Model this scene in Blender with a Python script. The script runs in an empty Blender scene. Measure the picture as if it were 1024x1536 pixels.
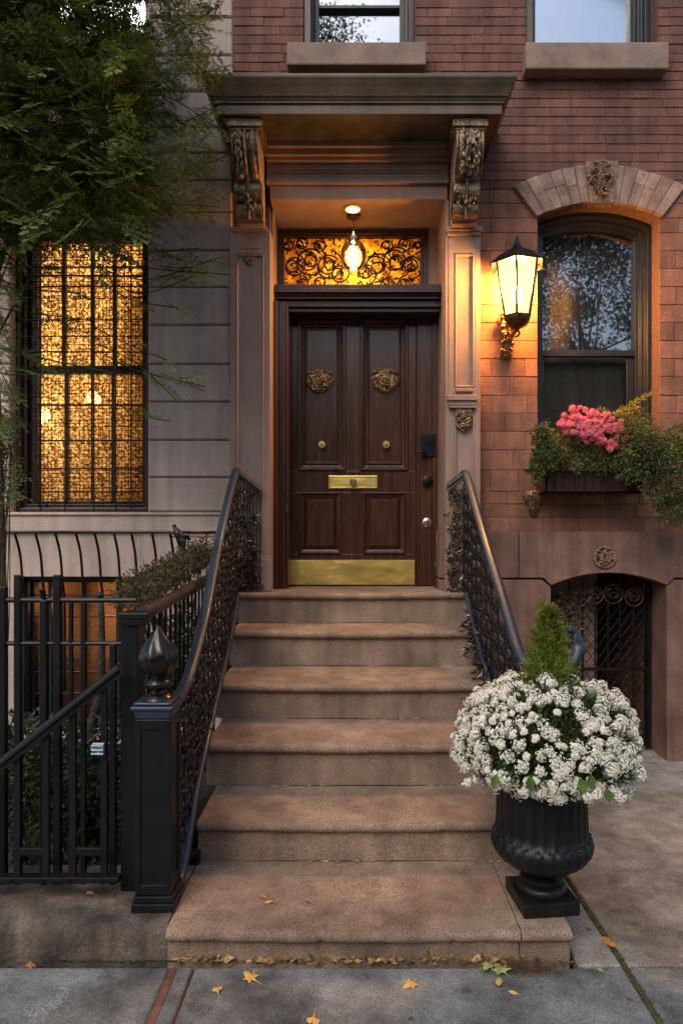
import bpy, math, random
import numpy as np
from mathutils import Vector, Matrix

# ------------------------------------------------------------------ camera, sky, sun, exposure
scene = bpy.context.scene
COL = scene.collection
EYE = 1.523
cam_d = bpy.data.cameras.new('camera')
cam = bpy.data.objects.new('camera', cam_d)
COL.objects.link(cam)
cam.location = (0, 0, EYE)
cam.rotation_euler = (math.radians(90), 0, 0)
cam_d.sensor_fit = 'AUTO'
cam_d.sensor_width = 36
cam_d.lens = 36 * 1000 / 1536
cam_d.shift_x = -19 / 1536
cam_d.shift_y = 32 / 1536
cam_d.clip_start = 0.05
cam_d.clip_end = 500
scene.camera = cam

SUN_EL, SUN_ROT = math.radians(46), math.radians(205)
w = bpy.data.worlds.new("World")
scene.world = w
w.use_nodes = True
nt = w.node_tree
bg = nt.nodes['Background']
sky = nt.nodes.new('ShaderNodeTexSky')
sky.sky_type = 'NISHITA'
sky.sun_disc = False
sky.sun_elevation = SUN_EL
sky.sun_rotation = SUN_ROT
sky.air_density = 1.3
sky.dust_density = 2.5
nt.links.new(sky.outputs[0], bg.inputs[0])
bg.inputs[1].default_value = 0.13
sd = bpy.data.lights.new('sun', 'SUN')
sd.energy = 1.2
sd.angle = math.radians(35)
sd.color = (1.0, 0.86, 0.72)
sun = bpy.data.objects.new('sun', sd)
COL.objects.link(sun)
sdir = Vector((math.sin(SUN_ROT) * math.cos(SUN_EL), math.cos(SUN_ROT) * math.cos(SUN_EL), math.sin(SUN_EL)))
sun.rotation_euler = sdir.to_track_quat('Z', 'Y').to_euler()
sun.location = sdir * 20
scene.view_settings.view_transform = 'Standard'
scene.view_settings.look = 'None'
scene.view_settings.exposure = 0.62
scene.view_settings.gamma = 1
scene.cycles.use_denoising = True
scene.cycles.max_bounces = 8
scene.cycles.transparent_max_bounces = 16
scene.cycles.caustics_reflective = False
scene.cycles.caustics_refractive = False
scene.cycles.sample_clamp_indirect = 4

rnd = random.Random(7)

# ------------------------------------------------------------------ helpers
def at(x, y, d):
    return Vector(((x - 531) * d / 1000, d, EYE - (y - 800) * d / 1000))
def px(x, d): return (x - 531) * d / 1000
def pz(y, d): return EYE - (y - 800) * d / 1000

def tag(o, label=None, cat=None, group=None, kind=None):
    if label: o['label'] = label
    if cat: o['category'] = cat
    if group: o['group'] = group
    if kind: o['kind'] = kind
    return o

def thing(name, label, cat, loc, group=None, kind=None):
    o = bpy.data.objects.new(name, None)
    COL.objects.link(o)
    o.location = loc
    o.empty_display_size = 0.1
    return tag(o, label, cat, group, kind)

def top_origin(o):
    v = Vector((0, 0, 0))
    while o is not None:
        v += Vector(o.location)
        o = o.parent
    return v

class MB:
    def __init__(s):
        s.v, s.f, s.t = [], [], []
    def add(s, vs, fs, tone=1.0):
        b = len(s.v)
        s.v += [tuple(p) for p in vs]
        s.f += [tuple(i + b for i in f) for f in fs]
        s.t += [tone] * len(vs)
        return s
    def box(s, x0, x1, y0, y1, z0, z1, tone=1.0):
        if x1 < x0: x0, x1 = x1, x0
        if y1 < y0: y0, y1 = y1, y0
        if z1 < z0: z0, z1 = z1, z0
        vs = [(x, y, z) for z in (z0, z1) for y in (y0, y1) for x in (x0, x1)]
        return s.add(vs, [(0, 2, 3, 1), (4, 5, 7, 6), (0, 1, 5, 4), (2, 6, 7, 3), (0, 4, 6, 2), (1, 3, 7, 5)], tone)
    def obox(s, c, size, M, tone=1.0):
        hx, hy, hz = [q / 2 for q in size]
        vs = [Vector(c) + M @ Vector((x, y, z)) for z in (-hz, hz) for y in (-hy, hy) for x in (-hx, hx)]
        return s.add(vs, [(0, 2, 3, 1), (4, 5, 7, 6), (0, 1, 5, 4), (2, 6, 7, 3), (0, 4, 6, 2), (1, 3, 7, 5)], tone)
    def tube(s, pts, r, n=6, closed=False, sx=1.0, tone=1.0):
        P = [Vector(p) for p in pts]
        m = len(P)
        R = r if isinstance(r, (list, tuple)) else [r] * m
        vs, fs = [], []
        prev = None
        for i, p in enumerate(P):
            if closed: t = P[(i + 1) % m] - P[i - 1]
            else: t = P[min(i + 1, m - 1)] - P[max(i - 1, 0)]
            if t.length < 1e-9: t = Vector((0, 0, 1))
            t.normalize()
            if prev is None:
                a = Vector((0, 0, 1)) if abs(t.z) < 0.9 else Vector((1, 0, 0))
                u = t.cross(a).normalized()
            else:
                u = prev - t * prev.dot(t)
                u = u.normalized() if u.length > 1e-6 else t.orthogonal().normalized()
            prev = u
            v = t.cross(u)
            for k in range(n):
                a = 2 * math.pi * k / n
                vs.append(p + (u * math.cos(a) * sx + v * math.sin(a)) * R[i])
        for i in range(m if closed else m - 1):
            j = (i + 1) % m
            for k in range(n):
                l = (k + 1) % n
                fs.append((i * n + k, i * n + l, j * n + l, j * n + k))
        if not closed:
            fs.append(tuple(range(n))[::-1])
            fs.append(tuple((m - 1) * n + k for k in range(n)))
        return s.add(vs, fs, tone)
    def sweep(s, pts, prof, up=(0, 0, 1), tone=1.0):
        """prof: closed outline of (side, up) swept along pts"""
        P = [Vector(p) for p in pts]
        m, n = len(P), len(prof)
        vs, fs = [], []
        for i, p in enumerate(P):
            t = (P[min(i + 1, m - 1)] - P[max(i - 1, 0)]).normalized()
            side = t.cross(Vector(up)).normalized()
            nu = side.cross(t).normalized()
            for a, b in prof: vs.append(p + side * a + nu * b)
        for i in range(m - 1):
            for k in range(n):
                l = (k + 1) % n
                fs.append((i * n + k, i * n + l, (i + 1) * n + l, (i + 1) * n + k))
        fs.append(tuple(range(n))[::-1]); fs.append(tuple((m - 1) * n + k for k in range(n)))
        return s.add(vs, fs, tone)
    def lathe(s, c, prof, n=32, flute=None, sq=None, rot=0.0):
        """prof: (r, z); flute(i_ring, angle) -> radius factor"""
        vs, fs = [], []
        m = len(prof)
        for i, (r, z) in enumerate(prof):
            for k in range(n):
                a = 2 * math.pi * k / n + rot
                q = r * (flute(i, a) if flute else 1)
                vs.append((c[0] + q * math.cos(a), c[1] + q * math.sin(a), c[2] + z))
        for i in range(m - 1):
            for k in range(n):
                l = (k + 1) % n
                fs.append((i * n + k, i * n + l, (i + 1) * n + l, (i + 1) * n + k))
        fs.append(tuple(range(n))[::-1]); fs.append(tuple((m - 1) * n + k for k in range(n)))
        return s.add(vs, fs)
    def prism(s, poly, axis, a, b, tone=1.0):
        """poly in the plane normal to axis: x -> (y,z), y -> (x,z), z -> (x,y)"""
        def mk(p, q):
            return (q, p[0], p[1]) if axis == 'x' else (p[0], q, p[1]) if axis == 'y' else (p[0], p[1], q)
        n = len(poly)
        vs = [mk(p, a) for p in poly] + [mk(p, b) for p in poly]
        fs = [tuple(range(n)), tuple(range(n, 2 * n))[::-1]] + [(i, i + n, (i + 1) % n + n, (i + 1) % n) for i in range(n)]
        return s.add(vs, fs, tone)
    def ball(s, c, r, n=8, m=5, M=None, tone=1.0):
        rx, ry, rz = r if isinstance(r, (tuple, list)) else (r, r, r)
        vs, fs = [], []
        for i in range(m + 1):
            th = math.pi * i / m
            for k in range(n):
                a = 2 * math.pi * k / n
                p = Vector((rx * math.sin(th) * math.cos(a), ry * math.sin(th) * math.sin(a), rz * math.cos(th)))
                if M is not None: p = M @ p
                vs.append(Vector(c) + p)
        for i in range(m):
            for k in range(n):
                l = (k + 1) % n
                fs.append((i * n + k, (i + 1) * n + k, (i + 1) * n + l, i * n + l))
        return s.add(vs, fs, tone)
    def leaf(s, p, d, L, W, nrm=None, tone=1.0, fold=0.15):
        p, d = Vector(p), Vector(d).normalized()
        if nrm is None:
            nrm = Vector((rnd.uniform(-1, 1), rnd.uniform(-1, 1), rnd.uniform(-.2, 1)))
        side = d.cross(Vector(nrm))
        if side.length < 1e-4: side = d.orthogonal()
        side.normalize()
        up = side.cross(d)
        a = p
        b = p + d * L * .45 + side * W / 2 + up * W * fold
        c = p + d * L
        e = p + d * L * .45 - side * W / 2 + up * W * fold
        return s.add([a, b, c, e], [(0, 1, 2), (0, 2, 3)], tone)
    def loops(s, loops, fill=False, back=False, tone=1.0):
        n = len(loops[0])
        vs, fs = [], []
        for L in loops: vs += L
        for i in range(len(loops) - 1):
            for k in range(n):
                l = (k + 1) % n
                fs.append((i * n + k, i * n + l, (i + 1) * n + l, (i + 1) * n + k))
        if fill: fs.append(tuple((len(loops) - 1) * n + k for k in range(n)))
        return s.add(vs, fs, tone)
    def build(s, name, mat, parent=None, smooth=False, bevel=0.0, label=None, cat=None, group=None, kind=None, seg=2, subd=0, angle=35):
        me = bpy.data.meshes.new(name)
        V = np.array(s.v, dtype=np.float64).reshape(-1, 3)
        if parent is not None: org = top_origin(parent)
        else: org = Vector(((V[:, 0].min() + V[:, 0].max()) / 2, (V[:, 1].min() + V[:, 1].max()) / 2, V[:, 2].min()))
        V = V - np.array(org)
        me.from_pydata(V.tolist(), [], s.f)
        at_ = me.color_attributes.new('tone', 'FLOAT_COLOR', 'POINT')
        t = np.repeat(np.array(s.t, dtype=np.float32), 4)
        at_.data.foreach_set('color', t)
        me.validate()
        me.materials.append(mat)
        if smooth:
            me.polygons.foreach_set('use_smooth', [True] * len(me.polygons))
            if smooth == 'auto':
                me.set_sharp_from_angle(angle=math.radians(angle))
        o = bpy.data.objects.new(name, me)
        COL.objects.link(o)
        if parent is not None: o.parent = parent
        else: o.location = org
        if subd:
            m = o.modifiers.new('sub', 'SUBSURF'); m.levels = m.render_levels = subd
        if bevel:
            m = o.modifiers.new('bevel', 'BEVEL'); m.width = bevel; m.segments = seg
            m.limit_method = 'ANGLE'; m.angle_limit = math.radians(40)
        return tag(o, label, cat, group, kind)

def rect_loop(x0, x1, z0, z1, ins, y):
    return [(x0 + ins, y, z0 + ins), (x1 - ins, y, z0 + ins), (x1 - ins, y, z1 - ins), (x0 + ins, y, z1 - ins)]
def rect_panel(mb, x0, x1, z0, z1, prof, fill=True):
    mb.loops([rect_loop(x0, x1, z0, z1, i, y) for i, y in prof], fill)
def arch_pts(x0, x1, z0, zs, rise, ins, n=20):
    w_ = x1 - x0; R = (w_ * w_ / 4 + rise * rise) / (2 * rise); cx = (x0 + x1) / 2; cz = zs + rise - R
    r = R - ins; h = w_ / 2 - ins
    a = math.asin(min(1, h / r))
    pts = [(x0 + ins, z0 + ins), (x1 - ins, z0 + ins)]
    for i in range(n + 1):
        t = a - 2 * a * i / n
        pts.append((cx + r * math.sin(t), cz + r * math.cos(t)))
    return pts
def arch_panel(mb, x0, x1, z0, zs, rise, prof, fill=True):
    mb.loops([[(p[0], y, p[1]) for p in arch_pts(x0, x1, z0, zs, rise, i)] for i, y in prof], fill)

def wall(mb, x0, x1, z0, z1, yf, yb, holes):
    """holes: (hx0,hx1,hz0,hz1,rise) ; rise: arch rise above hz1"""
    cuts = {x0, x1}
    def arc(h, x):
        if h[4] <= 0: return h[3]
        w_ = h[1] - h[0]; R = (w_ * w_ / 4 + h[4] ** 2) / (2 * h[4]); cx = (h[0] + h[1]) / 2
        return h[3] + h[4] - R + math.sqrt(max(0, R * R - (x - cx) ** 2))
    for h in holes:
        n = 24 if h[4] > 0 else 1
        for i in range(n + 1): cuts.add(min(max(h[0] + (h[1] - h[0]) * i / n, x0), x1))
    cs = sorted(cuts)
    for a, b in zip(cs[:-1], cs[1:]):
        if b - a < 1e-6: continue
        m = (a + b) / 2
        hs = sorted([h for h in holes if h[0] < m < h[1]], key=lambda h: h[2])
        lo = (z0, z0)
        for h in hs:
            if h[2] > max(lo): mb.prism([(a, lo[0]), (b, lo[1]), (b, h[2]), (a, h[2])], 'y', yf, yb)
            lo = (arc(h, a), arc(h, b))
        if z1 > max(lo): mb.prism([(a, lo[0]), (b, lo[1]), (b, z1), (a, z1)], 'y', yf, yb)

def bricks(mb, x0, x1, rows, yf, blen, holes, r, joint=.004, ch=.004, th=.02, jit=.0012, var=.22, stagger=True):
    for ri, (za, zb) in enumerate(rows):
        zm = (za + zb) / 2
        spans = [(x0, x1)]
        for h in holes:
            if h[2] < zm < h[3] + h[4]:
                ns = []
                for a, b in spans:
                    if h[1] <= a or h[0] >= b: ns.append((a, b)); continue
                    if h[0] > a: ns.append((a, h[0]))
                    if h[1] < b: ns.append((h[1], b))
                spans = ns
        rowt = r.uniform(-.06, .06)
        off = (blen / 2 if ri % 2 else 0) if stagger else 0
        for a, b in spans:
            x = a
            first = True
            while x < b - 1e-4:
                L = blen * r.uniform(.85, 1.2)
                if first and off: L = off * r.uniform(.8, 1.2)
                first = False
                e = min(x + L, b)
                if b - e < blen * .3: e = b
                y = yf + r.uniform(-jit, jit)
                g = joint / 2
                X0, X1, Z0, Z1 = x + g, e - g, za + g, zb - g
                if X1 - X0 > .01:
                    vs = [(X0 + ch, y, Z0 + ch), (X1 - ch, y, Z0 + ch), (X1 - ch, y, Z1 - ch), (X0 + ch, y, Z1 - ch),
                          (X0, y + ch, Z0), (X1, y + ch, Z0), (X1, y + ch, Z1), (X0, y + ch, Z1),
                          (X0, y + th, Z0), (X1, y + th, Z0), (X1, y + th, Z1), (X0, y + th, Z1)]
                    fs = [(0, 1, 2, 3)]
                    for o_ in (0, 4):
                        for k in range(4):
                            l = (k + 1) % 4
                            fs.append((o_ + 4 + k, o_ + 4 + l, o_ + l, o_ + k))
                    mb.add(vs, fs, 1 + rowt + r.uniform(-var, var))
                x = e

def spiral(c, R, turns, a0, u, v, r1=.18, n=22, sgn=1):
    c, u, v = Vector(c), Vector(u), Vector(v)
    out = []
    for i in range(n + 1):
        t = i / n
        a = a0 + sgn * turns * 2 * math.pi * t
        rr = R * (1 - (1 - r1) * t)
        out.append(c + u * rr * math.cos(a) + v * rr * math.sin(a))
    return out

def bez(pts, n=16):
    """catmull-rom through pts"""
    P = [Vector(p) for p in pts]
    P = [P[0] * 2 - P[1]] + P + [P[-1] * 2 - P[-2]]
    out = []
    for i in range(1, len(P) - 2):
        for k in range(n):
            t = k / n
            a, b, c, d = P[i - 1], P[i], P[i + 1], P[i + 2]
            out.append(.5 * ((2 * b) + (c - a) * t + (2 * a - 5 * b + 4 * c - d) * t * t + (3 * b - a - 3 * c + d) * t ** 3))
    out.append(P[-2])
    return out

# ------------------------------------------------------------------ materials
def mat(name, base, rough=.8, var=.25, scale=6.0, bump=.3, bscale=60.0, metal=0.0, spec=.4, hue2=None, tone=False,
        streak=0.0, fine=.0, coat=0.0, trans=0.0, speck=0.0, gum=0.0, anis=(1, 1, 1)):
    m = bpy.data.materials.new(name)
    m.use_nodes = True
    n, l = m.node_tree.nodes, m.node_tree.links
    b = n['Principled BSDF']
    b.inputs['Roughness'].default_value = rough
    b.inputs['Metallic'].default_value = metal
    b.inputs['Specular IOR Level'].default_value = spec
    if coat:
        b.inputs['Coat Weight'].default_value = coat
        b.inputs['Coat Roughness'].default_value = .15
    tc = n.new('ShaderNodeTexCoord')
    mp = n.new('ShaderNodeMapping'); mp.inputs['Scale'].default_value = anis
    l.new(tc.outputs['Object'], mp.inputs[0])
    n1 = n.new('ShaderNodeTexNoise'); n1.inputs['Scale'].default_value = scale; n1.inputs['Detail'].default_value = 8
    n1.inputs['Roughness'].default_value = .62
    l.new(mp.outputs[0], n1.inputs['Vector'])
    c2 = hue2 if hue2 else tuple(max(0, c * (1 - var * 1.6)) for c in base)
    c1 = tuple(min(1, c * (1 + var)) for c in base)
    cr = n.new('ShaderNodeValToRGB')
    cr.color_ramp.elements[0].position = .32; cr.color_ramp.elements[0].color = (*c2, 1)
    cr.color_ramp.elements[1].position = .68; cr.color_ramp.elements[1].color = (*c1, 1)
    l.new(n1.outputs['Fac'], cr.inputs[0])
    out = cr.outputs[0]
    def mul(fac_socket, lo, hi, a=.35, bb=.65):
        nonlocal out
        r_ = n.new('ShaderNodeMapRange'); r_.inputs[1].default_value = a; r_.inputs[2].default_value = bb
        r_.inputs[3].default_value = lo; r_.inputs[4].default_value = hi
        l.new(fac_socket, r_.inputs[0])
        mx = n.new('ShaderNodeMix'); mx.data_type = 'RGBA'; mx.blend_type = 'MULTIPLY'; mx.inputs[0].default_value = 1
        l.new(out, mx.inputs[6]); l.new(r_.outputs[0], mx.inputs[7])
        out = mx.outputs[2]
    if streak:
        mp2 = n.new('ShaderNodeMapping'); mp2.inputs['Scale'].default_value = (7, 7, .7)
        l.new(tc.outputs['Object'], mp2.inputs[0])
        n2 = n.new('ShaderNodeTexNoise'); n2.inputs['Scale'].default_value = 1.6; n2.inputs['Detail'].default_value = 6
        l.new(mp2.outputs[0], n2.inputs['Vector'])
        mul(n2.outputs['Fac'], 1 - streak, 1 + streak * .4)
    if fine:
        n3 = n.new('ShaderNodeTexNoise'); n3.inputs['Scale'].default_value = 170; n3.inputs['Detail'].default_value = 4
        l.new(tc.outputs['Object'], n3.inputs['Vector'])
        mul(n3.outputs['Fac'], 1 - fine, 1 + fine)
    if speck:
        n4 = n.new('ShaderNodeTexVoronoi'); n4.inputs['Scale'].default_value = 38
        l.new(tc.outputs['Object'], n4.inputs['Vector'])
        mul(n4.outputs['Distance'], 1 - speck, 1, .04, .16)
    if gum:
        n5 = n.new('ShaderNodeTexVoronoi'); n5.inputs['Scale'].default_value = 5.5; n5.inputs['Randomness'].default_value = 1
        l.new(tc.outputs['Object'], n5.inputs['Vector'])
        mul(n5.outputs['Distance'], 1 - gum, 1, .045, .075)
        n6 = n.new('ShaderNodeTexNoise'); n6.inputs['Scale'].default_value = 1.7; n6.inputs['Detail'].default_value = 9; n6.inputs['Roughness'].default_value = .7
        l.new(tc.outputs['Object'], n6.inputs['Vector'])
        mul(n6.outputs['Fac'], 1 - gum * .7, 1.1, .38, .52)
    if tone:
        va = n.new('ShaderNodeVertexColor'); va.layer_name = 'tone'
        mx = n.new('ShaderNodeMix'); mx.data_type = 'RGBA'; mx.blend_type = 'MULTIPLY'; mx.inputs[0].default_value = 1
        l.new(out, mx.inputs[6]); l.new(va.outputs[0], mx.inputs[7]); out = mx.outputs[2]
    l.new(out, b.inputs['Base Color'])
    rr = n.new('ShaderNodeMapRange'); rr.inputs[3].default_value = max(0, rough - .12); rr.inputs[4].default_value = min(1, rough + .12)
    l.new(n1.outputs['Fac'], rr.inputs[0]); l.new(rr.outputs[0], b.inputs['Roughness'])
    if bump:
        nb = n.new('ShaderNodeTexNoise'); nb.inputs['Scale'].default_value = bscale; nb.inputs['Detail'].default_value = 5
        l.new(mp.outputs[0], nb.inputs['Vector'])
        bp = n.new('ShaderNodeBump'); bp.inputs['Strength'].default_value = bump; bp.inputs['Distance'].default_value = .01
        l.new(nb.outputs['Fac'], bp.inputs['Height']); l.new(bp.outputs[0], b.inputs['Normal'])
    if trans:
        tr = n.new('ShaderNodeBsdfTranslucent'); l.new(out, tr.inputs[0])
        ms = n.new('ShaderNodeMixShader'); ms.inputs[0].default_value = trans
        l.new(b.outputs[0], ms.inputs[1]); l.new(tr.outputs[0], ms.inputs[2])
        l.new(ms.outputs[0], n['Material Output'].inputs[0])
    return m

def emit(name, col, s):
    m = bpy.data.materials.new(name); m.use_nodes = True
    n, l = m.node_tree.nodes, m.node_tree.links
    n.remove(n['Principled BSDF'])
    e = n.new('ShaderNodeEmission'); e.inputs[0].default_value = (*col, 1); e.inputs[1].default_value = s
    l.new(e.outputs[0], n['Material Output'].inputs[0])
    return m

def pane(name, refl=.35, tint=(1, 1, 1), rough=.015, wav=.0, diff=0.0, dcol=(1, .6, .25), wscale=8):
    """window glass: mirror-like reflection over clear (or part frosted) glass"""
    m = bpy.data.materials.new(name); m.use_nodes = True
    n, l = m.node_tree.nodes, m.node_tree.links
    n.remove(n['Principled BSDF'])
    g = n.new('ShaderNodeBsdfGlossy'); g.inputs['Roughness'].default_value = rough; g.inputs[0].default_value = (.82, .88, .95, 1)
    t = n.new('ShaderNodeBsdfTransparent'); t.inputs[0].default_value = (*tint, 1)
    fr = n.new('ShaderNodeFresnel'); fr.inputs[0].default_value = 1.5
    ma = n.new('ShaderNodeMath'); ma.operation = 'MULTIPLY_ADD'; ma.inputs[1].default_value = 1.0; ma.inputs[2].default_value = refl
    ma.use_clamp = True
    l.new(fr.outputs[0], ma.inputs[0])
    base = t.outputs[0]
    if diff:
        tl = n.new('ShaderNodeBsdfTranslucent'); tl.inputs[0].default_value = (*dcol, 1)
        mm = n.new('ShaderNodeMixShader')
        vo = n.new('ShaderNodeTexNoise'); vo.inputs['Scale'].default_value = 90; vo.inputs['Detail'].default_value = 3
        tcc = n.new('ShaderNodeTexCoord'); l.new(tcc.outputs['Object'], vo.inputs['Vector'])
        r_ = n.new('ShaderNodeMapRange'); r_.inputs[1].default_value = .4; r_.inputs[2].default_value = .6
        r_.inputs[3].default_value = max(0, diff - .25); r_.inputs[4].default_value = min(1, diff + .25)
        l.new(vo.outputs['Fac'], r_.inputs[0]); l.new(r_.outputs[0], mm.inputs[0])
        l.new(t.outputs[0], mm.inputs[1]); l.new(tl.outputs[0], mm.inputs[2])
        base = mm.outputs[0]
    ms = n.new('ShaderNodeMixShader')
    l.new(ma.outputs[0], ms.inputs[0]); l.new(base, ms.inputs[1]); l.new(g.outputs[0], ms.inputs[2])
    l.new(ms.outputs[0], n['Material Output'].inputs[0])
    if wav:
        tc = n.new('ShaderNodeTexCoord'); nb = n.new('ShaderNodeTexNoise'); nb.inputs['Scale'].default_value = wscale; nb.inputs['Detail'].default_value = 1
        l.new(tc.outputs['Object'], nb.inputs['Vector'])
        bp = n.new('ShaderNodeBump'); bp.inputs['Strength'].default_value = wav; bp.inputs['Distance'].default_value = .01
        l.new(nb.outputs['Fac'], bp.inputs['Height']); l.new(bp.outputs[0], g.inputs['Normal'])
    return m

M = {}
M['brick'] = mat('brick', (.165, .074, .054), .85, .25, 4, .5, 70, tone=True, hue2=(.10, .045, .036), streak=.3, fine=.16)
M['block'] = mat('brownstone_block', (.25, .115, .075), .85, .25, 5, .45, 70, tone=True, hue2=(.155, .07, .05), streak=.25, fine=.16)
M['mortar'] = mat('mortar', (.15, .08, .064), .9, .2, 30, .3, 120)
M['base'] = mat('brownstone_base', (.22, .125, .095), .85, .25, 3.2, .35, 120, hue2=(.125, .07, .055), streak=.3, fine=.15)
M['grey'] = mat('grey_stone', (.50, .395, .35), .85, .13, 1.8, .35, 140, tone=True, streak=.2, fine=.12)
M['trim'] = mat('brown_trim', (.30, .20, .165), .6, .14, 3, .12, 90, streak=.12, fine=.05)
M['corn'] = mat('cornice_paint', (.105, .07, .05), .5, .22, 3.5, .15, 60, streak=.3, hue2=(.065, .055, .038))
M['bracket'] = mat('weathered_gilt', (.20, .13, .065), .3, .4, 22, .8, 70, spec=.8, hue2=(.035, .024, .014), metal=.35)
M['step'] = mat('sandstone_step', (.268, .192, .142), .8, .17, 3.0, .7, 220, fine=.38, hue2=(.155, .108, .082), streak=.25, speck=.3, gum=.12)
M['walk'] = mat('bluestone', (.20, .20, .19), .75, .22, 4.5, .5, 120, fine=.32, speck=.5, hue2=(.088, .09, .09), streak=.2, gum=.6)
M['walkr'] = mat('warm_paving', (.29, .265, .24), .85, .2, 4.5, .6, 150, fine=.36, speck=.55, hue2=(.15, .135, .118), streak=.2, gum=.55)
M['coping'] = mat('coping_stone', (.115, .092, .075), .85, .45, 6, .7, 60, fine=.35, hue2=(.03, .025, .02), streak=.45)
M['soil'] = mat('soil', (.035, .028, .02), .95, .4, 20, 1, 80)
M['asphalt'] = mat('asphalt', (.05, .05, .052), .9, .3, 20, .6, 200)
M['iron'] = mat('black_iron', (.006, .0065, .009), .40, .3, 10, .12, 50, spec=.3)
M['ironleaf'] = mat('iron_leaf', (.014, .011, .010), .28, .4, 40, .3, 90, spec=.6, hue2=(.035, .018, .010), tone=True, coat=.2)
M['rail'] = mat('black_paint_sky_sheen', (.009, .024, .052), .46, .3, 5, .1, 40, spec=.5, coat=.15)  # black rail paint, with the sky's blue sheen put into its base colour
M['wood'] = mat('dark_wood', (.062, .024, .014), .27, .25, 3, .12, 50, spec=.5, coat=.3, anis=(9, 9, .7), hue2=(.045, .016, .009))
M['wood2'] = mat('darker_wood', (.034, .015, .011), .34, .25, 3, .1, 50, spec=.4, coat=.2, anis=(9, 9, .7))
M['brass'] = mat('brass', (.85, .56, .16), .33, .3, 7, .25, 90, metal=.92, hue2=(.55, .42, .12), anis=(.6, 1, 2.2))
M['bronze'] = mat('bronze', (.38, .23, .12), .3, .4, 40, .3, 60, metal=.9)
M['chrome'] = mat('nickel', (.6, .57, .52), .25, .1, 9, .0, metal=1.0)
M['winframe'] = mat('window_paint', (.011, .013, .020), .4, .2, 8, .1, 60, spec=.5)
M['winframe2'] = mat('window_paint_brown', (.11, .085, .08), .5, .2, 8, .1, 60)
M['urn'] = mat('cast_iron_urn', (.008, .008, .009), .42, .35, 14, .25, 60, spec=.3)
M['arch'] = mat('arch_stone', (.30, .20, .16), .8, .3, 9, .5, 70, fine=.15, streak=.25, tone=True)
M['carved'] = mat('carved_stone', (.24, .15, .10), .7, .45, 40, .7, 70, hue2=(.05, .03, .02))
M['room'] = mat('warm_plaster', (.55, .40, .24), .8, .15, 3, .1, 30)
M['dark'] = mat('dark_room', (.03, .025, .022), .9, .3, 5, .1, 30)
M['curtain'] = mat('curtain', (.20, .17, .14), .9, .1, 9, .4, 30, anis=(4, 1, .4))
M['blind'] = mat('white_blind', (.42, .47, .50), .7, .04, 2, .05, 30)
M['sill'] = mat('sill_stone', (.24, .17, .135), .8, .2, 6, .3, 90, fine=.12)
M['bark'] = mat('bark', (.05, .038, .028), .9, .4, 25, .9, 60)
M['leaf_dark'] = mat('leaf_dark', (.092, .125, .022), .6, .4, 2.5, 0, tone=True, trans=.3, hue2=(.030, .060, .014))
M['leaf_ever'] = mat('leaf_evergreen', (.15, .20, .018), .6, .4, 12, 0, tone=True, trans=.3)
M['leaf_mum'] = mat('leaf_mum', (.055, .10, .02), .55, .35, 12, 0, tone=True, trans=.25)
M['leaf_box'] = mat('leaf_trailing', (.12, .15, .045), .6, .4, 5, 0, tone=True, trans=.3)
M['leaf_yel'] = mat('leaf_yellowish', (.26, .21, .04), .6, .3, 8, 0, tone=True, trans=.3)
M['leaf_shrub'] = mat('leaf_shrub', (.045, .075, .03), .6, .4, 5, 0, tone=True, trans=.2)
M['leaf_brown'] = mat('leaf_brownish', (.085, .065, .03), .7, .4, 8, 0, tone=True, trans=.2, hue2=(.035, .045, .015))
M['petal'] = mat('white_petal', (.92, .90, .79), .6, .08, 30, 0, tone=True, trans=.2)
M['pink'] = mat('pink_petal', (.80, .09, .20), .55, .25, 18, 0, tone=True, trans=.2, hue2=(.80, .30, .28))
M['fallen_y'] = mat('fallen_yellow', (.62, .40, .09), .7, .2, 25, .1, 60, hue2=(.45, .24, .06))
M['fallen_o'] = mat('fallen_orange', (.50, .20, .04), .7, .3, 25, .1, 60)
M['fallen_g'] = mat('fallen_green', (.30, .34, .12), .7, .3, 25, .1, 60)
M['fallen_b'] = mat('fallen_brown', (.13, .065, .035), .8, .4, 25, .1, 60)
M['bronze_dark'] = mat('dark_bronze_metal', (.12, .075, .04), .35, .4, 40, .3, 60, metal=.8)
M['gate_bronze'] = mat('gate_bronze', (.14, .085, .05), .38, .4, 40, .3, 60, metal=.5)
M['moss'] = mat('moss', (.06, .07, .02), .9, .5, 20, 1, 100, hue2=(.05, .03, .018))
M['rust'] = mat('rusty_joint', (.16, .07, .04), .9, .3, 12, .4, 100)
M['signb'] = mat('sign_plate', (.50, .66, .74), .5, .05, 10, .0)
M['ink'] = mat('sign_ink', (.02, .03, .05), .6, .1, 10, 0)
# ------------------------------------------------------------------ the brownstone house
YF = 4.74
house = thing('brownstone_house', 'brownstone house with brown brick front, hooded dark wood doorway and arched window', 'building', (0, YF, 0))
R1 = random.Random(11)
H_arch = (px(806, YF), px(988, YF), pz(692, YF), pz(326, YF), .095)
H_upr = (px(789, YF), px(985, YF), pz(78, YF), 7.2, 0)
H_upm = (px(455, YF), px(623, YF), pz(78, YF), 7.2, 0)
DX0, DX1, DZ0, DZ1 = -.582, .633, 1.121, 3.838
H_door = (DX0 - .02, DX1 + .02, 1.0, DZ1 + .02, 0)
XR0, XR1 = -.858, 4.2
ZB = 1.537
holes_r = [H_arch, H_upr, H_upm, H_door]
mb = MB()
wall(mb, XR0, XR1, ZB - .1, 7.8, YF + .006, YF + .3, holes_r)
mb.build('backing_wall', M['mortar'], house)
ys = [797.2, 776, 756, 737, 705, 675, 647, 620, 593, 565, 538, 511, 484, 457, 430, 403, 376, 349, 327, 305, 284]
zz = [pz(y, YF) for y in ys]
rows = list(zip(zz[:-1], zz[1:]))
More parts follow.
